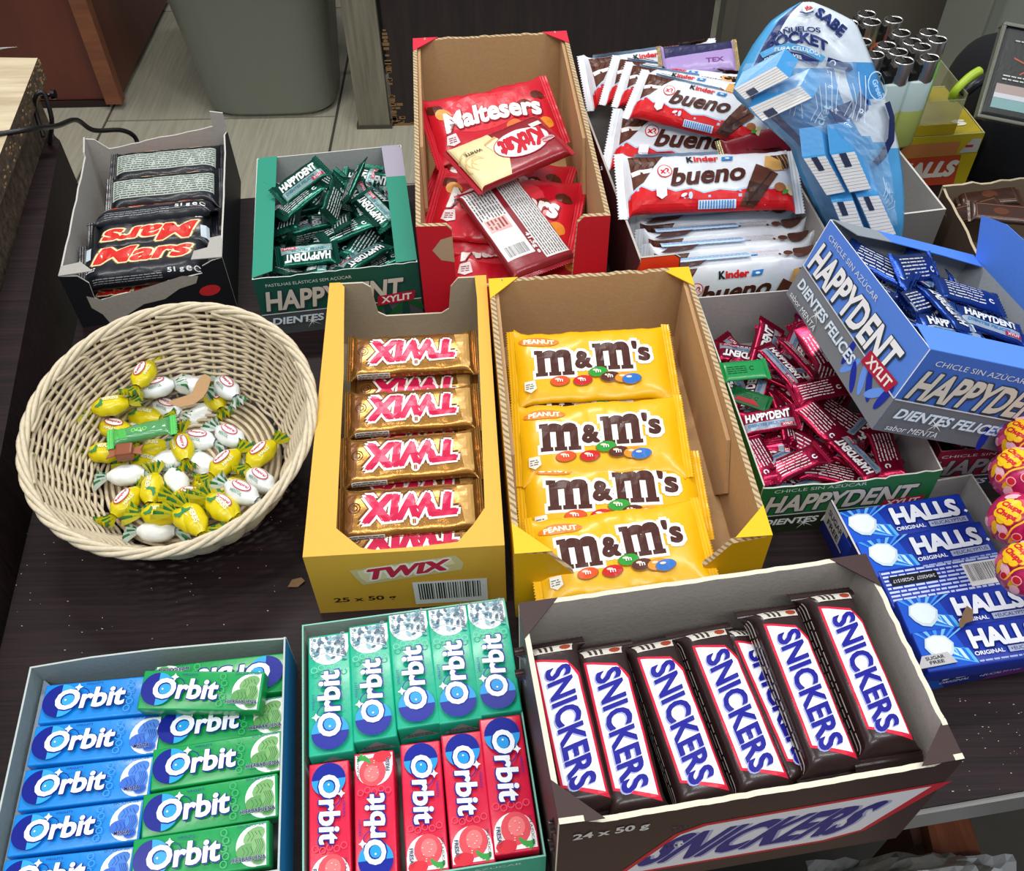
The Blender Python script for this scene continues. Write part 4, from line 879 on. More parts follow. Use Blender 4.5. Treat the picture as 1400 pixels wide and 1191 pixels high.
# --- white hazelnut bars
fl = Flow(14.6, 4.9, 2.0, fin=.8, n=2.4, amp=.07, seed=11, nu=34)
wb = thing('hazelnut_bar', 'x', 'chocolate bar'); WH = ('#dfe2e6', 'gloss'); fl.mesh('wrapper', wb, WH); fl.fins(wb, WH)
a = Art('print'); REDC = '#d3181f'
wav = [(-6.4, -1.3), (-5.4, -.75), (-4.6, -1.15), (-3.6, -.95), (-2.8, -1.25), (-1.6, -1.05), (-.6, -1.45), (.6, -1.2), (1.8, -1.35), (3.2, -1.1), (4.6, -1.3), (6.4, -1.0)]
a.poly([(x, y + .14) for x, y in wav] + [(6.4, -3.2), (-6.4, -3.2)], '#a9c9e2'); a.poly(wav + [(6.4, -3.2), (-6.4, -3.2)], REDC)
a.poly([(-6.2, 2.2), (-3.4, 2.3), (-4.3, 1.0), (-5.2, -.4), (-6.0, -.9)], '#5a2f20'); a.poly([(-6.1, .6), (-4.4, .9), (-4.6, .5), (-6.0, .2)], '#efe9e4')
for k in range(4): a.line([(-5.9 + .55 * k, 2.1), (-5.7 + .55 * k, 1.4), (-5.95 + .5 * k, .9)], .08, '#2c1510')
a.arc(-3.5, .55, 0, .58, 0, 360, REDC, 16); a.arc(-3.5, .55, 0, .5, 0, 360, '#f3efef', 16); a.text('x2', -3.5, .55, .7, .5, REDC, .05)
a.text('bueno', -.1, .15, 5.7, 1.6, '#4b2219', .034, shear=.25, warp=lambda x, y: (x, y + x * .06))
a.text('K', -1.45, 1.6, .5, .62, '#1a1a1a', .05); a.text('inder', -.2, 1.6, 1.9, .62, REDC, .04); a.poly([(.95, 1.3), (1.8, 1.35), (1.95, 1.8), (1.05, 1.75)], '#2f7fc4'); a.ell(1.45, 1.55, .2, .1, '#e8f0f6', 8)
a.poly([(2.1, -2.5), (3.6, .9), (4.3, .5), (5.2, -.1), (3.2, -2.7)], '#5d3323'); a.poly([(2.4, -2.2), (2.9, -.6), (4.4, -1.1), (3.4, -2.5)], '#3f1f15'); a.line([(2.6, -2.4), (4.7, .1)], .12, '#2a1510')
a.poly([(4.2, .6), (4.4, 1.6), (5.6, 1.7), (6.3, 1.2), (5.8, .3), (4.9, .2)], '#d9a45c'); a.poly([(4.8, 1.65), (6.3, 1.75), (6.4, .7), (5.6, .3), (5.5, 1.1)], '#4a281a')
for k in range(3): a.line([(5.3 + .3 * k, 1.7), (5.7 + .3 * k, .4)], .06, '#c9a06c')
a.ell(5.2, -1.2, .45, .35, '#a8683a', 12); a.ell(6.0, -1.3, .35, .4, '#e3cf9f', 12); a.ell(5.6, -1.55, .3, .14, '#4a9a3a', 8, .6)
a.rect(-1.1, -2.6, 1.8, -2.0, '#d6e6f4')
for k in range(13): a.rect(-1.0 + k * .21, -2.58, -.9 + k * .21, -2.05, '#3f86c6')
a.poly([(-4.3, -.9), (-3.5, -.85), (-3.5, -1.6), (-3.9, -1.85), (-4.3, -1.6)], '#e6e3ea'); a.ell(-2.2, -1.6, .25, .12, '#f0f0f4', 10, .4); a.ell(-1.7, -1.65, .16, .26, '#bfd8ec', 10)
# long side (upper edge of the wrapper)
a.rect(-5.6, 2.75, 1.0, 3.35, '#b4cfe8'); a.micro(-5.4, 2.85, .9, 3.25, 2, '#6f8fb8', 4, .4); a.micro(1.2, 2.9, 3.4, 3.25, 2, '#c98a90', 4, .4)
a.ell(5.3, 2.9, .9, .45, '#4e2b20', 14, .2); a.ell(4.0, 2.75, .4, .16, '#5a2f20', 8); a.ell(3.3, 2.7, .12, .08, '#5a2f20', 6)
a.poly([(-5.8, 2.35), (-5.0, 2.7), (-2.6, 2.75), (-3.2, 2.5), (-5.2, 2.35)], '#4b2a26')
fl.art(a, wb)
WG = 'white hazelnut bars'
KL = [
    ((796, 108, 10.6), (990, 82, 11.2), 34, 'white and red bar at the very back, left end beside the red box'),
    ((826, 100, 11.6), (1024, 128, 11.6), 26, 'white bar at the back whose left end fans out furthest left'),
    ((844, 106, 12.6), (1030, 138, 12.4), 24, 'white bar just behind the large upper lettered one'),
    ((862, 118, 13.8), (1062, 166, 13.2), 24, 'white bar whose right end lies under the tissue packs'),
    ((826, 180, 10.2), (1074, 208, 10.2), 26, 'white bar in the middle, lower half covered by the front face-up bar'),
    ((839, 245, 11.0), (1104, 236, 11.2), 22, 'white bar lying face up nearest the viewer, fully visible')]
for p0, p1, rl, lab in KL: place(wb, between(p0, p1, 14.6, 2.0, R_(rl), smin=.8, smax=1.15), lab, WG)
for i, (p0, p1) in enumerate([((850, 306), (1105, 289)), ((862, 327), (1119, 308)), ((874, 347), (1124, 327)), ((886, 369), (1130, 347))]):
    a_, b_ = P(*p0, 6.6), P(*p1, 6.6)
    X = frame((a_ + b_) / 2, b_ - a_, roll=R_(80), s=min(1.15, (b_ - a_).length / 14.6)); X.translation = X.translation - X.col[1].to_3d() * 2.3 + Vector((0, .2, 0))
    place(wb, X, 'white bar standing on its edge, %s of the four in front' % ['backmost', 'second', 'third', 'nearest'][i], WG)
fl2 = Flow(12, 4.6, 1.4, fin=.7, n=2.4, amp=.06, seed=21)
pu = thing('chocolate_bar', 'lilac and navy wrapped bar with a gold crimped end at the back', 'chocolate bar'); fl2.mesh('wrapper', pu, ('#a98fc4', 'gloss')); fl2.fins(pu, ('#b9a070', 'foil'))
a = Art('print'); a.poly([(-5, .2), (5, .9), (5, 2.6), (-5, 2.6)], '#2c2b52'); a.text('TEX', 2.2, -.7, 2.6, .7, '#7a3d86', .03); fl2.art(a, pu)
setm(pu, between((900, 82, 12.8), (1012, 72, 13.2), 12, 1.4, R_(30), smin=.6))
fl2 = Flow(12, 4.2, 1.2, fin=.9, n=2.4, amp=.06, seed=22)
gd_ = thing('chocolate_bar', 'dark red bar with a pale gold serrated end beside the tissue packs', 'chocolate bar'); fl2.mesh('wrapper', gd_, ('#7c1420', 'gloss')); fl2.fins(gd_, ('#a99a72', 'foil'))
setm(gd_, between((985, 215, 11.2), (1098, 182, 12.4), 12, 1.2, R_(40), smin=.6))

# ================================================================== FOIL SACHETS
def sachet(base, dark, panel, sub, seed):
    fl = Flow(5.6, 2.15, .6, fin=.5, n=2.4, amp=.22, seed=seed, nu=14, nv=14, endr=.8, freq=1.0)
    r = thing('gum_sachet', 'x', 'gum sachet'); m = (base, 'foil'); fl.mesh('foil_wrapper', r, m)
    # small pack: both crimped ends in one go each
    fl.fins(r, m)
    a = Art('foilprint', eps=.01)
    a.rect(-2.2, -.85, 2.2, -.15, panel); a.text('HAPPYDENT', 0, .32, 3.9, .72, '#e9ecec', .05, [(.06, dark, .03, -.03)], shear=.12)
    a.text('DIENTES FELICES', -.3, -.42, 3.2, .26, sub, .03, shear=.2); a.rect(.9, -.8, 2.1, -.5, '#b3213f'); a.text('XYLIT', 1.5, -.65, .9, .2, '#f0ecec', .02)
    fl.art(a, r)
    a = Art('foilprint', eps=.01); a.micro(-1.9, -.8, 1.0, .8, 6, '#d5d5d5', seed, .35); a.arc(1.55, -.3, .12, .24, 40, 340, '#e6e9f2', 10)
    fl.art(a, r, bottom=True)
    return r
sg = sachet('#0f5544', '#06281f', '#7e9a97', '#2b6f80', 1)
sr_ = sachet('#a3123c', '#4c0a1e', '#8f97a3', '#3a78a8', 2)
sbl = sachet('#1d3f8e', '#0c1c50', '#98a4b5', '#2f86b8', 3)
def flip(X, f): return X @ Matrix.Rotation(math.pi, 4, 'X') if f else X
SEEN = {}
def pile(proto, TR, x0, x1, y0, y1, zf, n, seed, label, group, tilt=18, sc=1.0, yaw=None, step=1.0):
    r = random.Random(seed); X0 = TR.X; pts = []
    for i in range(n):
        best = None
        for _ in range(14):
            x, y = r.uniform(x0, x1), r.uniform(y0, y1)
            d_ = min([math.hypot(x - a, y - b) for a, b in pts[-14:]] or [9]);
            if best is None or d_ > best[0]: best = (d_, x, y)
        _, x, y = best; pts.append((x, y))
        z = zf(x, y) + (i / n - 1) * step
        yw = r.gauss(*yaw) if yaw else r.uniform(0, 360)
        ex = (abs(math.cos(R_(yw))) * 2.85 + abs(math.sin(R_(yw))) * 1.25) * sc + .25; ey = (abs(math.sin(R_(yw))) * 2.85 + abs(math.cos(R_(yw))) * 1.25) * sc + .25
        x = max(-TR.w / 2 + ex, min(TR.w / 2 - ex, x)); y = max(-TR.d / 2 + ey, min(TR.d / 2 - ey, y))
        L = Matrix.Rotation(R_(yw), 4, 'Z') @ Matrix.Rotation(R_(r.gauss(0, tilt)), 4, 'X') @ Matrix.Rotation(R_(r.gauss(0, tilt * .6)), 4, 'Y')
        L = L @ Matrix.Scale(sc, 4); L.translation = Vector((x, y, z))
        fl_ = r.random() < .42; yy = yw % 180
        row = ('front', 'front middle', 'back middle', 'back')[min(3, int((y - y0) / (y1 - y0) * 4))]; cl = ('far left', 'left', 'centre', 'right', 'far right')[min(4, int((x - x0) / (x1 - x0) * 5))]
        dr = 'crosswise' if yy < 25 or yy > 155 else ('lengthwise' if 65 < yy < 115 else ('slanting right' if yy < 90 else 'slanting left'))
        SEEN[0] = 0
        lb = '%s %s up, %s, %s row, %s%s' % (label, 'small print' if fl_ else 'lettered', dr, row, cl, ', deep down' if i < n * .35 else '')
        if lb in SEEN: lb = lb.replace(' row,', ' row upper,') if 'deep' not in lb else lb.replace('deep down', 'lowest')
        SEEN[lb] = 1; place(proto, X0 @ flip(L, fl_), lb, group)
# green
pile(sg, T_gr, -5.8, 5.8, -8, 8, lambda x, y: 5.0 + .05 * y, 52, 3, 'dark green sachet', 'green foil sachets heap', 24, 1.12, (65, 42), 2.6)
for p0, p1, z0, z1, rl, fl_, lab in [
    ((383, 266), (437, 226), 7.4, 8.6, 20, 0, 'green sachet propped highest against the back left of the green carton'),
    ((384, 290), (434, 250), 6.6, 7.6, -10, 1, 'green sachet lying just below the propped highest one'),
    ((452, 343), (388, 350), 5.6, 5.9, 20, 0, 'green sachet upside down with white lettering at the front left'),
    ((522, 333), (470, 364), 5.6, 5.9, 15, 0, 'green sachet pointing diagonally down at the front right'),
    ((527, 300), (497, 268), 5.8, 6.2, -15, 0, 'green sachet with white lettering against the right inner side'),
    ((452, 300), (468, 246), 6.2, 6.8, 60, 1, 'green sachet standing on its edge in the middle of the heap'),
    ((470, 268), (486, 232), 6.5, 7.2, -50, 1, 'green sachet upright near the back wall'),
    ((448, 322), (500, 300), 5.7, 5.9, 0, 1, 'green sachet showing small print in the middle right')]:
    place(sg, flip(between(p0 + (z0,), p1 + (z1,), 5.6, .6, R_(rl), smin=1.05, smax=1.3), fl_), lab, 'green foil sachets')
# crimson
pile(sr_, T_rs, -5.6, 5.6, -9, 7, lambda x, y: 3.9 + .05 * y - .02 * x * x, 62, 8, 'crimson sachet', 'crimson foil sachets heap', 20, 1.12, None, 2.4)
for p0, p1, z0, z1, rl, fl_, lab in [
    ((1052, 476), (1092, 520), 6.2, 5.4, -15, 0, 'crimson sachet with lettering pointing down right near the grey back wall'),
    ((1072, 462), (1120, 512), 6.6, 5.6, -40, 1, 'crimson sachet leaning on the grey back wall'),
    ((1086, 538), (1158, 522), 5.4, 5.6, 10, 1, 'broad crimson sachet with small print below the tilted blue carton'),
    ((1020, 578), (1082, 568), 4.8, 5.0, 15, 0, 'crimson sachet with silver lettering at the left inner wall'),
    ((1024, 596), (1058, 654), 4.4, 4.2, 0, 1, 'crimson sachet with white small print at the front left corner'),
    ((1066, 640), (1112, 620), 4.3, 4.6, 0, 1, 'crimson sachet with small print lying level near the front wall'),
    ((1194, 644), (1150, 600), 4.6, 4.8, 5, 0, 'crimson sachet with upside down lettering near the front right'),
    ((1203, 588), (1222, 646), 4.8, 4.6, 5, 1, 'crimson sachet with small print against the right wall'),
    ((1104, 556), (1144, 596), 5.2, 4.8, 10, 1, 'crimson sachet crossing the middle of the heap diagonally'),
    ((1126, 640), (1176, 652), 3.4, 3.4, 0, 1, 'crimson sachet lowest at the green front wall')]:
    place(sr_, flip(between(p0 + (z0,), p1 + (z1,), 5.6, .6, R_(rl), smin=.9, smax=1.35), fl_), lab, 'crimson foil sachets')
def plain_sachet(col, label, p0, p1, z, dark=None):
    fl = Flow(5.6, 2.6, .45, fin=.45, n=2.4, amp=.12, seed=5, nu=12, nv=12)
    r = thing('gum_sachet', label, 'gum sachet'); fl.mesh('foil_wrapper', r, (col, 'gloss')); fl.fins(r, (col, 'gloss'))
    a = Art('print'); a.micro(-2.0, -.5, .2, .6, 4, '#0c3d1c', 3, .4); a.arc(.8, .1, .2, .3, 30, 320, '#0c3d1c', 10)
    if dark: a.poly([(-2, -.9), (1.5, -.9), (.6, -.2), (-1.5, -.3)], dark)
    fl.art(a, r); setm(r, between(p0 + (z,), p1 + (z,), 5.6, .45, R_(10), smin=.6)); return r
plain_sachet('#128a44', 'bright green sachet with black print on top of the crimson heap', (985, 508), (1052, 502), 6.4)
plain_sachet('#0d5c2c', 'dark green sachet with a red strip tucked among crimson ones', (1002, 536), (1050, 552), 5.2, '#a3202c')
# blue
pile(sbl, T_bl, -6, 6, -7, 7, lambda x, y: 5.7 + .02 * y, 50, 5, 'dark blue sachet', 'blue foil sachets heap', 20, 1.05, None, 2.6)
def inbl(x, y, z, yaw, rx, ry, f, lab, s=1.1):
    L = Matrix.Rotation(R_(yaw), 4, 'Z') @ Matrix.Rotation(R_(rx), 4, 'X') @ Matrix.Rotation(R_(ry), 4, 'Y') @ Matrix.Scale(s, 4); L.translation = Vector((x, y, z))
    place(sbl, T_bl.X @ flip(L, f), lab, 'blue foil sachets')
inbl(-3.6, 4.4, 6.0, -35, 20, 0, 1, 'blue sachet at the back left corner of the tilted carton')
inbl(-.6, 4.6, 6.4, 25, 30, 0, 1, 'blue sachet leaning on the back wall of the tilted carton')
inbl(2.6, 1.6, 6.6, -8, 10, 0, 1, 'large shiny blue sachet across the middle of the tilted carton')
inbl(-.6, -1.0, 6.2, 95, 10, 0, 0, 'blue sachet standing crosswise with white lettering')
inbl(2.8, -1.6, 6.2, -12, 10, 0, 0, 'blue sachet with white lettering and red tag')
inbl(-1.4, -3.2, 5.9, 2, 10, 0, 0, 'blue sachet with silver strip at the front of the tilted carton')
inbl(-3.0, -.2, 5.9, 30, 10, 0, 1, 'blue sachet at the left wall of the tilted carton')
# crimson ones in the carton at the right edge
pile(sr_, T_cr, -5, 6.0, -5, 5, lambda x, y: 3.4, 22, 18, 'right edge crimson sachet', 'crimson sachets at the right edge', 20, 1.1, None, 2.0)

# ================================================================== WICKER BASKET WITH SWEETS
ctr = (P(234, 596, 6.6)); BX, BY = ctr.x, ctr.y
RX = 10.45; TILT = R_(5.5)
Xb = Matrix.Rotation(R_(8), 4, 'Z') @ Matrix.Rotation(TILT, 4, 'X'); Xb.translation = Vector((BX - .1, BY + 1.5, .75))
bk_ = thing('wicker_basket', 'round cream wicker basket of wrapped sweets on the dark table', 'basket', Xb)
WK = ('#cdbd9f', 'wicker'); NS = 28
def brad(z): return 7.0 + (RX - 7.0) * (min(1, max(0, z / 6.6))) ** .8
rows = 25
for i in range(rows):
    z = .35 + 6.15 * i / (rows - 1); rd_ = brad(z); pts = []
    for j in range(NS * 4 + 1):
        an = 2 * math.pi * j / (NS * 4); wv = .16 * math.cos(an * NS / 2 + (math.pi if i % 2 else 0))
        rj = rd_ + wv + .05 * noise.noise(Vector((an * 3, i, 1)))
        pts.append((rj * math.cos(an), rj * 1.08 * math.sin(an), z + .05 * noise.noise(Vector((an * 4, i, 7)))))
    MB().tube(pts, .152, WK, 5, cap=False).build('woven_strand', bk_, smooth=True)
for j in range(NS):
    an = 2 * math.pi * j / NS + math.pi / NS * 0
    MB().tube([(brad(z) * math.cos(an), brad(z) * 1.08 * math.sin(an), z) for z in [0, .5, 1.2, 2.2, 3.4, 4.8, 6.0, 6.8]], .15, ('#bba988', 'wicker'), 5).build('upright_spoke', bk_, smooth=True)
for k in range(4):   # twisted rim
    pts = []
    for j in range(145):
        an = 2 * math.pi * j / 144; ph = an * 9 + k * math.pi / 2
        pts.append(((RX + .1 + .26 * math.cos(ph)) * math.cos(an), (RX + .1 + .26 * math.cos(ph)) * 1.08 * math.sin(an), 6.85 + .24 * math.sin(ph)))
    MB().tube(pts, .2, ('#d3c5a8', 'wicker'), 6, cap=False).build('rim_strand', bk_, smooth=True)
for j in range(14):   # loops of spoke ends bent over below the rim
    an = 2 * math.pi * j / 14 + .1; r1 = RX - .35
    pts = [(r1 * math.cos(an + q), r1 * 1.08 * math.sin(an + q), z) for q, z in ((0, 5.3), (0, 6.0), (.03, 6.4), (.10, 6.5), (.2, 6.45), (.3, 6.7))]
    MB().tube(spline(pts, 3), .14, ('#d3c5a8', 'wicker'), 5).build('bent_spoke_end', bk_, smooth=True)
b = MB()     # woven bottom
b.lathe([(0, .32), (3, .3), (7.0, .25), (7.0, .02), (0, .02)], ('#a08d6c', 'wicker'), 40); b.build('basket_bottom', bk_, smooth=True)
for q in range(13):
    r0 = .8 + q * .5; MB().tube([(r0 * math.cos(2 * math.pi * j / 48) , r0 * 1.08 * math.sin(2 * math.pi * j / 48), .42 + .07 * math.cos(j * 2.1 + q * 3.14)) for j in range(49)], .17, WK, 5, cap=False).build('bottom_strand', bk_, smooth=True)

def twist_sweet(col, fan, seed, art='oval', L=2.7, Rr=.85):
    r = thing('wrapped_sweet', 'x', 'sweet'); nu, nv = 16, 18; vs = []
    def rad(k): return Rr * max(.16, (1 - abs(k) ** 2.6)) ** .55
    for i in range(nu + 1):
        k = -1 + 2 * i / nu
        for j in range(nv):
            an = 2 * math.pi * j / nv; rr_ = rad(k) * (1 + .10 * abs(k) ** 1.6 * math.cos(an * 7 + seed)) * (1 + .15 * noise.noise(Vector((k * 2.5, math.cos(an) * 1.6 + seed, math.sin(an) * 1.6))))
            vs.append((k * L / 2, rr_ * math.cos(an), rr_ * math.sin(an) * .82))
    MB().add(vs, [(i * nv + j, i * nv + (j + 1) % nv, (i + 1) * nv + (j + 1) % nv, (i + 1) * nv + j) for i in range(nu) for j in range(nv)], (col, 'gloss')).build('wrapped_body', r, smooth=True)
    rg = random.Random(seed)
    for sd in (-1, 1):
        vs = []; m = 12; sp = rg.uniform(.8, 1.05); bend = rg.uniform(-.35, .5); fl_ = rg.uniform(-.4, .4)
        for q in range(5):
            f = q / 4
            for j in range(m + 1):
                y = (j / m - .5) * 2 * (.16 + sp * f * .85); z = (.16 if j % 2 else -.16) * (.5 + f * 1.1) + bend * f * f * .8
                x = L / 2 - .08 + (1.2 * f) * (1 - .14 * (2 * j / m - 1) ** 2) - (.12 if (q == 4 and j % 2) else 0)
                vs.append((sd * x, y + fl_ * f, z))
        fs = [(q * (m + 1) + j, q * (m + 1) + j + 1, (q + 1) * (m + 1) + j + 1, (q + 1) * (m + 1) + j) for q in range(4) for j in range(m)]
        MB().add(vs, fs, (fan, 'gloss')).add([(x, y, z + .02) for x, y, z in vs], [fs[q * m + j] for q in (1, 2, 3) for j in (1, 2, 5, 6, 9, 10) if (q + j) % 3], ('#3f8a52', 'gloss')).build('twisted_end', r, fixn=False)
    a = Art('print', eps=.006)
    if art == 'oval':
        a.ell(0, .15, .78, .42, '#c23a55', 18); a.ell(0, .15, .7, .35, '#f6f3ee', 18); a.text('Respiral', 0, .16, 1.15, .3, '#b81f3f', .04)
        a.text('HALLS' if col.startswith('#d') or col.startswith('#e3c') else 'MENTOL', 0, -.46, 1.0, .2, '#e8e6d0' if not col.startswith('#e8') else '#7fa08a', .03)
    elif art == 'leaf':
        a.text('HERBS', .1, .1, 1.3, .36, '#f2efcf', .03)
        for k in range(3): a.ell(-.7 + .1 * k, -.35 + .1 * k, .35, .1, '#3f8a52', 8, k * .8)
    def sf(x, y, o):
        k = max(-.97, min(.97, x / (L / 2))); q = rad(k); q2 = math.sqrt(max(.02, q * q - y * y)) * .82; return (x, y, q2 + .06 + o)
    if a.v: a.emit('printed_graphics', r, sf, cx=[-1 + .2 * i for i in range(11)], cy=[-.8 + .2 * i for i in range(9)])
    return r
YL, WT = '#d9c80e', '#e8ecea'
proto = {'Y': twist_sweet(YL, '#cfc51c', 1), 'y': twist_sweet('#dcc90a', '#d2cc30', 2, 'leaf'), 'W': twist_sweet(WT, '#dfe6e0', 3), 'w': twist_sweet('#e8ebe6', '#d3dfd6', 4, 'none')}
def sweet(k, cx, cy, ang, z, lab, s=1.0, tilt=0):
    u, v = 97 + cx / 3.722, 455 + cy / 3.722; iv_ = Xb.inverted(); z -= .1
    for _ in range(45):
        c = P(u, v, z); q = iv_ @ c; rr_ = math.hypot(q.x, q.y / 1.08); lim = brad(q.z) - ((2.7 if cx > 560 else 1.7) if cy > 820 else 1.35)
        if rr_ <= lim or z > (4.6 if cy > 820 else 6.5): break
        z += .1
    if rr_ > lim: c = Xb @ Vector((q.x * lim / rr_, q.y * lim / rr_, q.z))
    d = P(u + 10 * math.cos(R_(ang)), v - 10 * math.sin(R_(ang)), z) - c
    X = frame(c, d, roll=R_(tilt), s=s * .92); X.translation = X.translation - Vector((0, 0, .6)); place(proto[k], X, lab, {'Y': 'yellow wrapped sweets', 'y': 'yellow wrapped sweets', 'W': 'white wrapped sweets', 'w': 'white wrapped sweets'}[k])
SW_ = [
    ('Y', 360, 185, 60, 3.6, 'yellow wrapped sweet highest up at the back of the basket, one twist pointing up'),
    ('w', 590, 240, -12, 2.6, 'white wrapped sweet tucked behind the brown scrap at the back'),
    ('W', 425, 255, 14, 3.2, 'white wrapped sweet directly below the highest yellow one'),
    ('W', 480, 362, -22, 2.4, 'white wrapped sweet left of the brown scrap, lower one of two'),
    ('Y', 720, 312, -58, 2.4, 'yellow wrapped sweet under the white one at the back right'),
    ('W', 785, 255, -45, 3.6, 'white wrapped sweet lying on a yellow one at the back right'),
    ('y', 190, 345, 10, 3.0, 'yellow wrapped sweet furthest left in the upper half of the heap'),
    ('y', 362, 402, -8, 2.4, 'yellow wrapped sweet just above the clear green one'),
    ('Y', 215, 465, -12, 2.2, 'yellow wrapped sweet left of the clear green one'),
    ('w', 645, 395, 32, 2.0, 'white crumpled sweet right below the brown scrap'),
    ('W', 640, 522, -8, 2.4, 'white wrapped sweet in the very middle of the heap'),
    ('W', 800, 500, -32, 2.8, 'white wrapped sweet right of the middle with a red oval'),
    ('y', 395, 568, 8, 2.0, 'yellow wrapped sweet hidden below the clear green one'),
    ('y', 165, 585, 0, 2.2, 'yellow wrapped sweet left of the brown wrapped toffee'),
    ('Y', 556, 560, -76, 3.0, 'yellow wrapped sweet standing upright in the middle'),
    ('w', 490, 622, 14, 2.4, 'white wrapped sweet with a green leafy end in the middle left'),
    ('y', 382, 640, -12, 2.0, 'yellow wrapped sweet between the toffee and a white leafy one'),
    ('w', 270, 700, 5, 2.8, 'large plain white wrapped sweet at the left'),
    ('Y', 775, 638, 42, 3.4, 'large yellow wrapped sweet slanting up right of the middle'),
    ('Y', 960, 592, 42, 3.2, 'yellow wrapped sweet furthest right, twist pointing up right'),
    ('w', 655, 642, -30, 2.2, 'small white sweet peeking out left of the large slanting yellow one'),
    ('W', 955, 726, -38, 2.8, 'white wrapped sweet at the right below the furthest right yellow one'),
    ('y', 402, 770, 80, 3.0, 'plain yellow sweet standing upright left of a white upright one'),
    ('w', 527, 738, -68, 2.6, 'white wrapped sweet standing upright in the lower middle'),
    ('y', 780, 782, 32, 2.8, 'yellow wrapped sweet with leaf print in the lower right'),
    ('Y', 606, 815, -5, 3.2, 'yellow wrapped sweet with a clear red oval in the lower middle'),
    ('Y', 268, 838, 48, 2.8, 'yellow wrapped sweet lowest at the left'),
    ('W', 935, 850, 4, 2.8, 'plain white sweet near the right rim of the basket'),
    ('y', 445, 902, -6, 3.2, 'yellow wrapped sweet lying above a plain white one near the front'),
    ('Y', 792, 905, 0, 2.9, 'yellow wrapped sweet with white oval in the front right'),
    ('w', 425, 985, 0, 2.4, 'plain white sweet near the front rim of the basket'),
    ('y', 600, 965, 16, 2.4, 'yellow wrapped sweet second row from the front rim'),
    ('y', 820, 975, 2, 2.4, 'yellow wrapped sweet below the front right one, touching the rim side'),
    ('y', 635, 1038, 0, 3.0, 'yellow wrapped sweet nearest the front rim of the basket'),
    ('Y', 700, 730, 20, 1.6, 'yellow wrapped sweet buried right of the lower middle'),
    ('y', 500, 480, 20, 1.4, 'yellow wrapped sweet buried under the clear green one'),
    ('w', 300, 500, 60, 1.2, 'white wrapped sweet buried at the left of the heap'),
    ('w', 560, 900, 10, 1.6, 'white wrapped sweet buried in the lower middle'),
    ('y', 880, 660, 60, 1.6, 'yellow wrapped sweet buried at the right of the heap')]
for k, cx, cy, an, z, lab in SW_: sweet(k, cx, cy, an, z, lab, 1.15)
# clear green sweet, brown toffee, brown scrap
g = thing('wrapped_sweet', 'clear green wrapped jelly sweet across the middle of the heap', 'sweet')
GC = clear('green_clear_wrap', '#58a868', .12, .75)
fl = Flow(6.6, 1.9, 1.1, fin=.7, n=2.2, amp=.25, seed=31, nu=18, nv=16); fl.mesh('clear_wrapper', g, GC); fl.fins(g, ('#58c25c', 'gloss'))
a = Art('print'); [a.arc(-.6 + .5 * k, -.1, .14, .22, 0, 360, '#8fe06a', 10) for k in range(3)]; a.poly([(-3, -.6), (-1.2, -.7), (-1.4, .6), (-2.9, .5)], '#52b552'); fl.art(a, g)
setm(g, between((142, 597, 4.0), (240, 574, 4.2), 6.6, 1.1))
tf = thing('toffee', 'small brown wrapped toffee cube left of the heap middle', 'sweet')
b = MB(); b.box((0, 0, 0), (1.3, 1.2, .9), ('#8a4a2c', 'gloss')); b.build('wrapped_body', tf, bevel=.15)
b = MB(); b.poly = None
MB().prism([(-1.4, -.5), (-.6, -.25), (-.6, .25), (-1.4, .55), (-1.2, 0)], -.05, .05, ('#9a5a38', 'gloss')).build('twisted_end', tf); MB().prism([(1.4, -.5), (.6, -.25), (.6, .25), (1.4, .55), (1.2, 0)], -.05, .05, ('#9a5a38', 'gloss')).build('twisted_end', tf)
X = Matrix.Rotation(R_(8), 4, 'Z'); X.translation = P(171, 618, 3.4); setm(tf, X)
scrap('cardboard_scrap', 262, 538, 4.2, [(-1.9, -1.0), (-1.2, -.6), (-.2, -.5), (.2, .2), (.3, 1.3), (.9, 2.0), (1.5, 1.5), (1.3, .2), (1.0, -.6), (.3, -1.3), (-.7, -1.5)], '#b08b62', 'torn tan cardboard scrap lying on the white sweets', .1, .05)

# ================================================================== LIGHTERS ON A YELLOW CARTON
L0 = P(1318, 248, 0); ang = 5
hx = Matrix.Rotation(R_(ang), 4, 'Z'); hx.translation = L0 + hx.to_3x3() @ Vector((-6.5, 4.5, 0))
T_or = Tray('sweets_carton', 'yellow and orange carton under the tray of lighters', hx, 13, 9.5, 6.0, t=.15, outer='#b8a31c', inner='#8d7a30', rim=('#b9b37c', 'board'))
a = Art('cardprint'); a.rect(-6.5, 0, 6.5, 3.6, '#b8472b'); a.rect(-6.5, 3.7, 4.2, 5.2, '#c07a44'); a.poly([(4.4, 3.8), (6.4, 3.8), (6.4, 5.4), (5.4, 5.4)], '#b9b7ae'); a.micro(4.9, 4.3, 6.2, 4.9, 1, '#b02c34', 3)
a.poly([(6.5, 0), (6.5, 3.6), (4.8, 3.6), (5.2, 0)], '#b8a31c'); a.text('HALLS', 1.4, 2.0, 6.6, 1.8, '#ddd6c8', .07, shear=.2); a.text('HONEY', -3.6, 4.5, 3.4, .8, '#1c1a14', .04, shear=.1); T_or.art('front', a)
a = Art('cardprint'); a.text('S', 4.6, -2.6, 1.2, 1.0, '#e8e4d0', .08)
MB().box((0, 0, 5.9), (12.6, 9.2, .12), ('#a8951c', 'card')).build('lid_panel', T_or.root); a.emit('printed_panel', T_or.root, lambda x, y, o: (x, y, 6.02 + o))
CLR = clear('clear_plastic', '#c9c89a', .08, .28)
tx = hx.copy(); tx.translation = hx.to_3x3() @ Vector((-1.6, -.6, 6.1)) + hx.translation
tr = thing('lighter_tray', 'clear plastic tray with yellow band holding upright lighters', 'tray', tx)
b = MB()
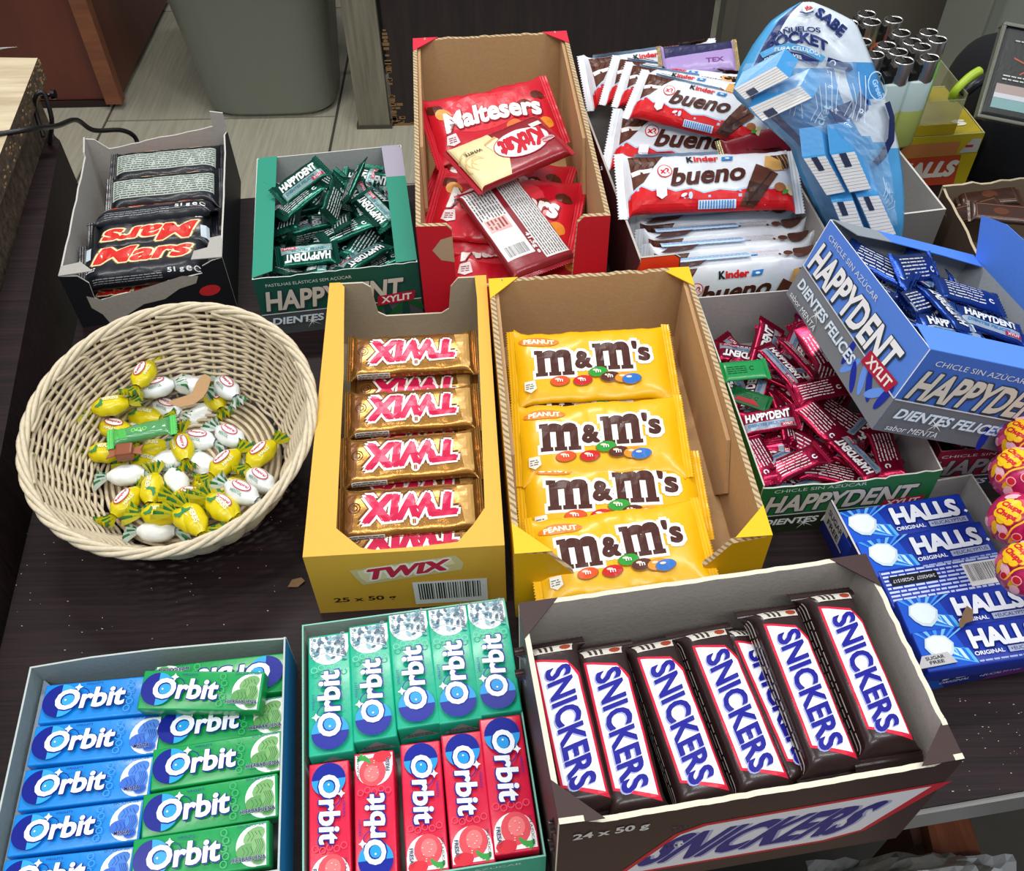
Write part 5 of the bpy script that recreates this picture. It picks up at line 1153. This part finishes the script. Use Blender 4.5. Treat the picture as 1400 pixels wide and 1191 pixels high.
for (c, d) in (((0, -4.0, 1.9), (9.4, .12, 3.8)), ((0, 4.0, 2.4), (9.4, .12, 4.8)), ((-4.7, 0, 2.2), (.12, 8.0, 4.4)), ((4.7, 0, 2.2), (.12, 8.0, 4.4))): b.box(c, d, CLR)
b.build('clear_wall', tr, fixn=False)
MB().box((0, 0, .06), (9.4, 8.0, .12), ('#8f8450', 'plastic')).build('tray_base', tr); MB().box((0, -4.1, .6), (9.5, .06, 1.2), ('#b39a12', 'card')).build('yellow_band', tr)
def lighter(col, low):
    r = thing('lighter', 'x', 'lighter'); b = MB(); k = 16
    def ring(z, sx=1.2, sy=.66): return [(sx * sgn(math.cos(2 * math.pi * i / k), .75), sy * sgn(math.sin(2 * math.pi * i / k), .75), z) for i in range(k)]
    b.add(ring(.0, 1.1, .6) + ring(.12) + ring(3.6), [(i * k + j, i * k + (j + 1) % k, (i + 1) * k + (j + 1) % k, (i + 1) * k + j) for i in range(2) for j in range(k)] + [tuple(range(k))[::-1]], (low, 'plastic'))
    b.add(ring(3.6) + ring(6.2) + ring(6.35, 1.1, .58), [(i * k + j, i * k + (j + 1) % k, (i + 1) * k + (j + 1) % k, (i + 1) * k + j) for i in range(2) for j in range(k)] + [tuple(2 * k + i for i in range(k))], (col, 'plastic'))
    b.build('fuel_body', r, smooth=True)
    h = MB(); hk = 18; pr = []
    for z, f in ((6.2, 1), (8.1, 1.02), (8.2, .99), (8.1, .93)): pr += [(.32 + .82 * f * math.cos(2 * math.pi * i / hk), .68 * f * math.sin(2 * math.pi * i / hk), z) for i in range(hk)]
    h.add(pr, [(i * hk + j, i * hk + (j + 1) % hk, (i + 1) * hk + (j + 1) % hk, (i + 1) * hk + j) for i in range(3) for j in range(hk)], ('#cfccc6', 'chrome'))
    h.build('metal_hood', r, smooth=True)
    h = MB(); pr = [(.32 + .82 * f * math.cos(2 * math.pi * i / hk), .68 * f * math.sin(2 * math.pi * i / hk), z) for z, f in ((8.12, .92), (7.3, .86)) for i in range(hk)]
    h.add(pr, [(j, (j + 1) % hk, hk + (j + 1) % hk, hk + j) for j in range(hk)] + [tuple(hk + i for i in range(hk))], ('#26221e', 'plastic')); h.build('hood_lining', r, smooth=True)
    MB().tube([(.1, -.45, 7.9), (.1, .45, 7.9)], .42, ('#55504c', 'chrome'), 10).build('spark_wheel', r)
    MB().box((-.75, 0, 6.75), (.8, .85, .8), ('#131313', 'plastic')).build('thumb_button', r, bevel=.1); MB().box((-.42, 0, 7.45), (.5, .9, .8), ('#1c1a1a', 'plastic')).build('wheel_guard', r, bevel=.1)
    return r
lc = {'o': lighter('#b3552c', '#a2481f'), 'p': lighter('#b9cbc8', '#b3bf66'), 'g': lighter('#79b356', '#7aa84a'), 'm': lighter('#a86a78', '#9c5a6a')}
LPOS = [(1160, 33, 'o', 'orange lighter furthest left behind the tissue bag'), (1184, 20, 'o', 'orange lighter, backmost of all'), (1191, 31, 'o', 'orange lighter in front of the backmost one'), (1221, 28, 'o', 'orange lighter right of the backmost pair'),
        (1178, 58, 'o', 'orange lighter mostly hidden by the tissue bag'), (1231, 46, 'm', 'pink lighter in the middle of the back rows'), (1269, 45, 'g', 'green lighter at the right, behind another green one'), (1281, 55, 'g', 'green lighter furthest right'),
        (1211, 63, 'g', 'green lighter left in the middle rows'), (1246, 58, 'p', 'pale lighter in the middle, back one of a close pair'), (1259, 65, 'p', 'pale lighter in the middle, front one of a close pair'), (1227, 72, 'p', 'pale lighter just behind the front left one'),
        (1195, 76, 'g', 'lime lighter at the left edge by the tissue bag'), (1235, 84, 'p', 'pale clear lighter, front left of the front pair'), (1270, 80, 'p', 'pale clear lighter, front right of the front pair')]
for u, v, k, lab in LPOS:
    zt = 6.2 + 8.1 * 1.12; p = P(u - 4, v, zt); X = Matrix.Rotation(R_(8), 4, 'Z') @ Matrix.Scale(1.12, 4); X.translation = Vector((p.x, p.y, 6.2)); place(lc[k], X, lab, 'lighters in the clear tray')

# ================================================================== PHONE AND BLACK BAG
bgp = P(1372, 205, 3.5); b = MB(); k = 26; vs = []; rings_ = 12
for i in range(rings_ + 1):
    ph = math.pi / 2 * i / rings_
    for j in range(k):
        an = 2 * math.pi * j / k; rr_ = math.cos(ph) ** .45 if i < rings_ else 0.001
        q = 1 + .06 * noise.noise(Vector((math.cos(an) * 2, math.sin(an) * 2, ph * 2)))
        vs.append((9.0 * rr_ * q * sgn(math.cos(an), .7), 8.5 * rr_ * q * sgn(math.sin(an), .7), 11.5 * math.sin(ph) ** .8))
b.add(vs, [(i * k + j, i * k + (j + 1) % k, (i + 1) * k + (j + 1) % k, (i + 1) * k + j) for i in range(rings_) for j in range(k)] + [tuple(range(k))[::-1]], ('#08090d', 'fabric'))
pbg = thing('black_bag', 'black fabric bag with a lime loop under the phone', 'bag'); b.build('bag_body', pbg, smooth=True)
X = Matrix.Rotation(R_(6), 4, 'Z'); X.translation = Vector((bgp.x + 4.6, bgp.y + 6.5, 0)); setm(pbg, X)
iv = X.inverted()
MB().tube([iv @ p for p in spline([P(1303, 134, 9), P(1308, 124, 10), P(1326, 106, 11), P(1342, 96, 11.5)], 5)], [.5] * 15 + [.3], ('#a9c62c', 'plastic'), 10).build('lime_loop', pbg, smooth=True)
MB().tube([iv @ p for p in spline([P(1315, 130, 9.8), P(1332, 116, 10.8), P(1350, 104, 11.2)], 5)], .5, ('#0c0d10', 'plastic'), 8).build('loop_core', pbg, smooth=True)
a_ = P(1341, 148, 13.4); b_ = P(1371, 46, 18.5); d = b_ - a_
ph = thing('smartphone', 'smartphone in a clear case showing a dark screen on the black bag', 'phone')
sc_ = 1.0; LP = d.length + 1.2; WP = 8.2
X = frame((a_ + b_) / 2, d, up=Vector((-.1, -.75, .65)))
X.translation = X.translation - X.col[1].to_3d() * (WP / 2)
setm(ph, X)
MB().box((0, 0, 0), (LP, WP, .8), ('#16171a', 'plastic')).build('phone_body', ph, bevel=.3)
cs = MB(); k = 0
for c, dd in (((LP / 2 + .15, 0, .05), (.3, WP + .6, 1.1)), ((-LP / 2 - .15, 0, .05), (.3, WP + .6, 1.1)), ((0, WP / 2 + .15, .05), (LP, .3, 1.1)), ((0, -WP / 2 - .15, .05), (LP, .3, 1.1))): cs.box(c, dd, ('#6a6a5c', 'gloss'))
cs.build('clear_case', ph, bevel=.12)
a = Art(M('#2c2f2c', 'gloss') and 'gloss', eps=.01); a.rect(-LP / 2 + .35, -WP / 2 + .3, LP / 2 - .35, WP / 2 - .3, '#2b2e2b')
a.rect(-LP / 2 + .8, -WP / 2 + .4, -LP / 2 + 2.9, WP / 2 - .6, '#a9968f'); a.rect(-LP / 2 + .8, -WP / 2 + .4, -LP / 2 + 1.7, WP / 2 - .6, '#7fa3a2'); a.rect(-LP / 2 + 1.7, -WP / 2 + .4, -LP / 2 + 2.1, WP / 2 - .6, '#c9c9cc')
for k in range(6):
    an = k * math.pi / 3; a.line([(LP / 2 - 3.2 + 1.2 * math.cos(an) * q, .6 + 1.9 * math.sin(an + .4 * q) * q) for q in (0, .3, .6, .9, 1.1)], .12, '#b4573a')
a.ell(LP / 2 - 3.2, .6, .9, .25, '#b4573a', 12); a.T = lambda x, y: (y - LP / 2 + 3.3, -x); a.micro(-3.2, -.1, 3, .5, 2, '#c9c9c4', 4, .35); a.micro(-3, 3.2, 1, 3.5, 1, '#b9b9b4', 4, .35); a.T = None
a.emit('screen', ph, lambda x, y, o: (x, y, .4 + o)); MB().tube([(-LP / 2 - .32, 0, 0), (-LP / 2 - .28, 0, 0)], .12, ('#050505', 'plastic'), 8).build('port', ph)

# ================================================================== TISSUE BAG
ROWS = [(3, 1094, 1113, 23.6), (14, 1074, 1140, 23.2), (30, 1052, 1170, 22.5), (60, 1030, 1183, 21.0), (95, 1010, 1197, 19.2), (130, 1001, 1211, 17.4), (165, 1040, 1220, 15.6), (200, 1080, 1229, 13.6), (240, 1093, 1235, 11.2), (275, 1110, 1237, 9.0), (305, 1124, 1236, 7.0), (335, 1138, 1232, 4.5)]
def bag_edges(v):
    for i in range(len(ROWS) - 1):
        if v <= ROWS[i + 1][0] or i == len(ROWS) - 2:
            f = (v - ROWS[i][0]) / (ROWS[i + 1][0] - ROWS[i][0]); return [ROWS[i][k] * (1 - f) + ROWS[i + 1][k] * f for k in (1, 2, 3)]
def bag_pt(a, v, side=1, extra=0, bulge=1.0):
    l, r, z = bag_edges(v); u = l + (r - l) * (a + 1) / 2; p = P(u, v, z)
    wd = (P(r, v, z) - P(l, v, z)).length; th_k = min(1.8, wd * .14) * math.sqrt(max(0, 1 - a * a)) * side * bulge
    crk = .35 * noise.noise(Vector((a * 3.2, v * .035, 3 * side))) + .18 * abs(noise.noise(Vector((a * 9, v * .09, 8))))
    return p + Vector((0, -.85, .5)) * (th_k + extra * side + crk * (1 - a * a))
tbg = thing('tissue_bag', 'blue and white plastic bag of pocket tissues leaning over the white bars', 'bag')
NA, NVv = 26, 40; vs = []; vv = [3 + (335 - 3) * i / NVv for i in range(NVv + 1)]
for v in vv:
    for j in range(NA + 1): vs.append(bag_pt(-1 + 2 * j / NA, v))
    for j in range(1, NA): vs.append(bag_pt(1 - 2 * j / NA, v, -1))
kk = 2 * NA; bagm = [('#cdd6de', 'gloss'), ('#4d9fd3', 'gloss'), ('#1b2c66', 'gloss'), ('#3f8cc8', 'gloss')]
grp = [[], [], [], []]
for i in range(NVv):
    v = (vv[i] + vv[i + 1]) / 2
    for j in range(kk):
        a = -1 + 2 * (j + .5) / NA if j < NA else 0; f = (i * kk + j, i * kk + (j + 1) % kk, (i + 1) * kk + (j + 1) % kk, (i + 1) * kk + j)
        g = 0
        if j >= NA or v > 178 + 25 * abs(a): g = 1
        elif a < -.82: g = 1
        elif a < -.68: g = 2
        elif v > 92 and a < .3: g = 3
        elif a > .45 and 85 < v < 150 - 40 * (a - .45): g = 3
        grp[g].append(f)
b = MB()
for g in range(4): b.add(vs if g == 0 else [], [f for f in grp[g]] if g == 0 else [], bagm[g]) if g == 0 else (b.f.extend(grp[g]), b.m.extend([b.mi(bagm[g])] * len(grp[g])))
b.build('printed_film', tbg, smooth=True)
def bag_surf(ex):
    def f(u, v, o):
        v = -v; l, r, z = bag_edges(v); return bag_pt(max(-1, min(1, (u - l) / (r - l) * 2 - 1)), v, 1, ex + o * 6)
    return f
a = Art('print', eps=.006); NV = '#1a2d6b'
a.text('SABE', 1131, -31, 46, 15, NV, .05, rot=R_(-40)); a.text('PAÑUELOS', 1082, -41, 64, 9, NV, .03, rot=R_(6), warp=lambda x, y: (x, y - x * x * .005)); a.text('POCKET', 1084, -53, 78, 15, NV, .05, rot=R_(0), warp=lambda x, y: (x, y - x * x * .009))
a.line([(1036, -77), (1052, -69), (1073, -64), (1096, -71), (1118, -83)], 8, '#58a9dc'); a.text('PURA CELULOSA', 1084, -68, 60, 5.5, '#dfe9f2', .03, rot=R_(-8), warp=lambda x, y: (x, y - x * x * .006))
a.line([(1033, -90), (1048, -80), (1067, -74), (1088, -79), (1110, -89)], 7, NV); a.text('EXTRA SUAVES', 1063, -76.5, 48, 4.5, '#dfe6ee', .03, rot=R_(4), warp=lambda x, y: (x, y - x * x * .01))
a.ell(1101, -12, 9, 6, '#dfe6ee', 14, .6); a.text('ifa', 1101, -12, 9, 6, '#c03a38', .05, rot=.4); a.line([(1088, -18), (1096, -20), (1106, -18)], 1.6, NV); a.line([(1134, -48), (1139, -53), (1144, -49)], 1.6, NV)
a.poly([(1122, -80), (1152, -90), (1156, -97), (1150, -100), (1119, -92)], NV); a.arc(1128, -88, 2.6, 4.2, -60, 200, '#dfe6ee', 10)
a.poly([(1163, -126), (1176, -138), (1176, -150), (1163, -164), (1156, -150)], NV); a.text('o', 1166, -152, 6, 6, '#dfe6ee', .05)
a.line([(1205, -140), (1212, -160), (1209, -190), (1196, -212), (1186, -222)], 10, '#1a2450'); a.text('Green', 1190, -122, 26, 9, '#a9cdea', .02, rot=-1.2)
a.arc(1190, -118, 14, 15.4, 0, 360, '#bcd8ee', 18, 1.3)
for k in range(5): a.line([(1196 + 4 * k, -240 - 8 * k), (1200 + 3 * k, -256 - 6 * k), (1196 + 2 * k, -268 - 4 * k)], 1.1, '#cfe4f4')
a.text('Pocket', 1110, -165, 44, 12, '#a9cfe8', .02, rot=1.25); a.text('tissues', 1142, -170, 50, 10, '#a9cfe8', .02, rot=1.3); a.poly([(1118, -150), (1150, -138), (1152, -152), (1136, -176)], NV)
for k in range(14): u_ = 1050 + 9 * k; a.line([(u_, -100 - 5 * (k % 4)), (u_ + 8 - 3 * (k % 5), -128 - 4 * k % 30), (u_ - 4 + 2 * (k % 3), -150 - 3 * (k % 7))], 1.0, '#d5e6f2')
a.emit('printed_graphics', tbg, bag_surf(.05), cx=[1000 + 8 * i for i in range(30)], cy=[-330 + 8 * i for i in range(41)])
CF = clear('clear_film', '#dfeefa', .05, .2)
vs = []; n1, n2 = 20, 30
for i in range(n2 + 1):
    v = 88 + 215 * i / n2
    for j in range(n1 + 1):
        aa = -1 + 1.5 * j / n1; p = bag_pt(aa * .99, v, 1, 2.6 * math.cos(aa * 1.2) , 1.0); p += Vector((0, -.6, .4)) * abs(noise.noise(Vector((aa * 6, v * .06, 2)))) * 1.1; vs.append(p)
MB().add(vs, [(i * (n1 + 1) + j, i * (n1 + 1) + j + 1, (i + 1) * (n1 + 1) + j + 1, (i + 1) * (n1 + 1) + j) for i in range(n2) for j in range(n1)], CF).build('clear_film', tbg, smooth=False, fixn=False)
def tissue(q, zs, off, label):
    r = thing('tissue_pack', label, 'tissue pack', group='tissue packs in the bag'); CM = Vector((0, 0, CAMH)); F = [CM + (P(u, v, z) - CM) * .972 for (u, v), z in zip(q, zs)]; c = sum(F, Vector()) / 4; B = [p + Vector(off) for p in F]
    X = Matrix.Identity(4); X.translation = c; setm(r, X); F = [p - c for p in F]; B = [p - c for p in B]
    b = MB(); b.add(F + B, [(7, 6, 5, 4), (0, 1, 5, 4), (1, 2, 6, 5), (2, 3, 7, 6), (3, 0, 4, 7), (0, 1, 2, 3)], ('#3d8fc9', 'gloss')); b.build('film_wrap', r, bevel=.12)
    nrm = (F[1] - F[0]).cross(F[3] - F[0]).normalized()
    if nrm.y > 0: nrm = -nrm
    cc = sum(F, Vector()) / 4
    def bl(s, t_, o, sh=.93):
        p = F[0] * (1 - s) * (1 - t_) + F[1] * s * (1 - t_) + F[2] * s * t_ + F[3] * (1 - s) * t_; return cc + (p - cc) * sh + nrm * o
    w_ = MB(); n = 12
    for k in range(n):
        t0, t1 = k / n + .004, (k + 1) / n - .004; o1 = .06 + .035 * (k % 2)
        w_.add([bl(0, t0, .0), bl(1, t0, 0), bl(1, t1, 0), bl(0, t1, 0), bl(0, t0, o1), bl(1, t0, o1), bl(1, t1, o1), bl(0, t1, o1)], [(4, 5, 6, 7), (0, 1, 5, 4), (1, 2, 6, 5), (2, 3, 7, 6), (3, 0, 4, 7)], ('#cfccc8', 'matte'))
    w_.build('tissue_stack', r)
    w_ = MB(); s0, s1, t0, t1 = (.0, .32, .55, .75)
    return r, bl
def tab(r, bl, s0, s1, t0, t1): MB().add([bl(s0, t0, .14), bl(s1, t0, .14), bl(s1, t1, .14), bl(s0, t1, .14)], [(0, 1, 2, 3)], ('#1b2440', 'gloss')).build('dark_tab', r, fixn=False)
for q, zs, off, lab, tb_ in [
    ([(1001, 122), (1062, 89), (1081, 106), (1017, 138)], (18.6, 20.2, 19.6, 18.0), (.9, 1.5, .7), 'upper of the two tissue packs hanging at the top left of the bag', (.12, .32, .55, .98)),
    ([(1022, 148), (1095, 116), (1113, 134), (1041, 168)], (17.2, 18.8, 18.2, 16.6), (.9, 1.5, .7), 'lower of the two tissue packs hanging at the top left of the bag', (.12, .32, .55, .98)),
    ([(1096, 215), (1128, 211), (1157, 264), (1130, 269)], (14.2, 14.2, 11.2, 11.2), (-.3, 1.7, 1.7), 'tissue pack with dark tab, left one of the upright pair in the bag', (.32, .6, .0, .36)),
    ([(1134, 210), (1168, 205), (1192, 260), (1161, 265)], (14.4, 14.2, 11.2, 11.4), (-.3, 1.7, 1.7), 'tissue pack with dark tab, right one of the upright pair in the bag', (.3, .6, .0, .36)),
    ([(1136, 275), (1166, 272), (1188, 330), (1160, 334)], (10.6, 10.6, 7.4, 7.4), (-.4, 3.0, 1.2), 'lower left tissue pack just behind the tilted blue carton', (.2, .5, .0, .34)),
    ([(1170, 268), (1201, 265), (1226, 322), (1196, 328)], (10.8, 10.6, 7.4, 7.4), (-.4, 3.0, 1.2), 'lower right tissue pack just behind the tilted blue carton', (.25, .5, .0, .34))]:
    r, bl = tissue(q, zs, off, lab); tab(r, bl, *tb_)

# ================================================================== DARK BARS, LOLLIPOPS
flk = Flow(11.5, 4.2, 1.4, fin=.6, n=3.2, amp=.06, seed=41, nu=20, nv=20)
kb_ = thing('dark_bar', 'x', 'chocolate bar'); flk.mesh('wrapper', kb_, ('#3a2218', 'gloss')); flk.fins(kb_, ('#4a2c1e', 'gloss'))
a = Art('print'); a.line([(-4.2, -1.4), (4.2, -1.4), (4.2, 1.4), (-4.2, 1.4), (-4.2, -1.4)], .12, '#8a5a3c'); a.ell(0, 0, 1.4, .8, '#5a3422', 14); flk.art(a, kb_)
for p0, p1, lab in [((1300, 296, 5.6), (1372, 276, 6.2), 'dark brown bar in the torn carton, nearest the picture'), ((1308, 268, 6.2), (1398, 262, 6.4), 'dark brown bar in the torn carton, at its back'), ((1330, 285, 7.2), (1408, 292, 7.2), 'dark brown bar in the torn carton, on top at the right')]:
    place(kb_, between(p0, p1, 11.5, 1.4, R_(14), smin=.5, smax=.9), lab, 'dark bars in the torn carton')
def lolly():
    r = thing('lollipop', 'x', 'lollipop'); b = MB(); k = 20; vs = []; nr = 14; Rr = 1.75
    for i in range(nr + 1):
        th_ = math.pi * i / nr
        for j in range(k):
            an = 2 * math.pi * j / k; q = Rr * (1 + .03 * math.sin(an * 7 + i)); vs.append((q * math.sin(th_) * math.cos(an), q * math.sin(th_) * math.sin(an), q * math.cos(th_)))
    for c0, mcol in ((0, '#c21a68'), (1, '#b8402a')): pass
    b.add(vs, [(i * k + j, i * k + (j + 1) % k, (i + 1) * k + (j + 1) % k, (i + 1) * k + j) for i in range(nr) for j in range(k)], ('#c2205f', 'gloss'))
    b.build('wrapped_ball', r, smooth=True)
    rf = MB(); m = 18; v2 = []
    for q in range(3):
        f = q / 2
        for j in range(m): an = 2 * math.pi * j / m; rr_ = (.35 + .75 * f) * (1 + .25 * (j % 2)); v2.append((1.6 + 1.1 * f, rr_ * math.cos(an), rr_ * math.sin(an)))
    rf.add(v2, [(q * m + j, q * m + (j + 1) % m, (q + 1) * m + (j + 1) % m, (q + 1) * m + j) for q in range(2) for j in range(m)], ('#d9b8c4', 'gloss')); rf.build('wrapper_ruffle', r, fixn=False)
    MB().tube([(1.6, 0, 0), (9.5, 0, 0)], .2, ('#ecebe6', 'plastic'), 8).build('stick', r, smooth=True)
    a = Art('print', eps=.006)
    for k in range(7):
        a.ell(-1.9 + .55 * k, 1.35 - .3 * (k % 2), .5, .3, ('#e8557f', '#f0b8c4', '#b81f4a')[k % 3], 12, k); a.ell(-1.8 + .55 * k, -1.3 + .25 * (k % 2), .5, .3, ('#f0b8c4', '#e8557f', '#f2b418')[k % 3], 12, k)
    # flower badge plus strawberries, wrapped onto the ball (front-left, facing -y)
    for kx_ in range(8): an = kx_ * math.pi / 4; a.ell(-.55 + .52 * math.cos(an), .1 + .62 * math.sin(an), .34, .34, '#e0432c', 12)
    for kx_ in range(8): an = kx_ * math.pi / 4; a.ell(-.55 + .5 * math.cos(an), .1 + .6 * math.sin(an), .29, .29, '#f4c31c', 12)
    a.ell(-.55, .1, .6, .68, '#f4c31c', 16); a.text('Chupa', -.55, .35, 1.15, .42, '#cf1f2c', .06, rot=.2, shear=.2); a.text('Chups', -.5, -.15, 1.15, .42, '#cf1f2c', .06, rot=.2, shear=.2)
    for x, y in ((.7, .7), (1.0, .0), (.8, -.75), (.15, 1.15), (.2, -1.2)): a.ell(x, y, .3, .26, '#f0a8b4', 12); a.ell(x, y, .24, .2, '#c8242e', 12)
    a.line([(.35 + .1 * math.cos(q), -1.3 + .26 * q) for q in range(11)], .1, '#f2b418')
    def sf(x, y, o):
        an = x / Rr; el = y / Rr; q = Rr * 1.035 + o; return (q * math.sin(an) * math.cos(el), -q * math.cos(an) * math.cos(el), q * math.sin(el))
    a.emit('printed_graphics', r, sf, cx=[-1.8 + .25 * i for i in range(15)], cy=[-1.8 + .25 * i for i in range(15)])
    return r
lp = lolly()
for u, v, z, yw, tl, lab in [(1400, 604, 8.6, 10, -35, 'lollipop at the right edge, topmost of four'), (1391, 648, 9.0, -8, -40, 'lollipop at the right edge, second from the top of four'), (1389, 711, 9.0, 12, -30, 'lollipop at the right edge, third from the top of four'), (1403, 778, 9.0, -10, -35, 'lollipop at the right edge, lowest of four')]:
    X = Matrix.Rotation(R_(yw - 58), 4, 'Z') @ Matrix.Rotation(R_(tl - 18), 4, 'X') @ Matrix.Rotation(R_(8), 4, 'Y'); X.translation = P(u, v, z); place(lp, X, lab, 'lollipops on the stand')
stt = thing('lollipop_stand', 'lollipop stand post just beyond the right edge of the picture', 'stand')
sp_ = P(1400, 690, 9) + Vector((9.6, 0, 0)); X = Matrix.Identity(4); X.translation = Vector((sp_.x, sp_.y, 0)); setm(stt, X)
MB().lathe([(0, 0), (4.5, 0), (4.5, .6), (1.6, 1.0), (1.4, 16), (0, 16.2)], ('#b8342c', 'plastic'), 20).build('post', stt, smooth=True)
MB().box((.2, 0, 8), (2.2, 15, 3.0), ('#b8342c', 'plastic')).build('stick_holder', stt, bevel=.2)
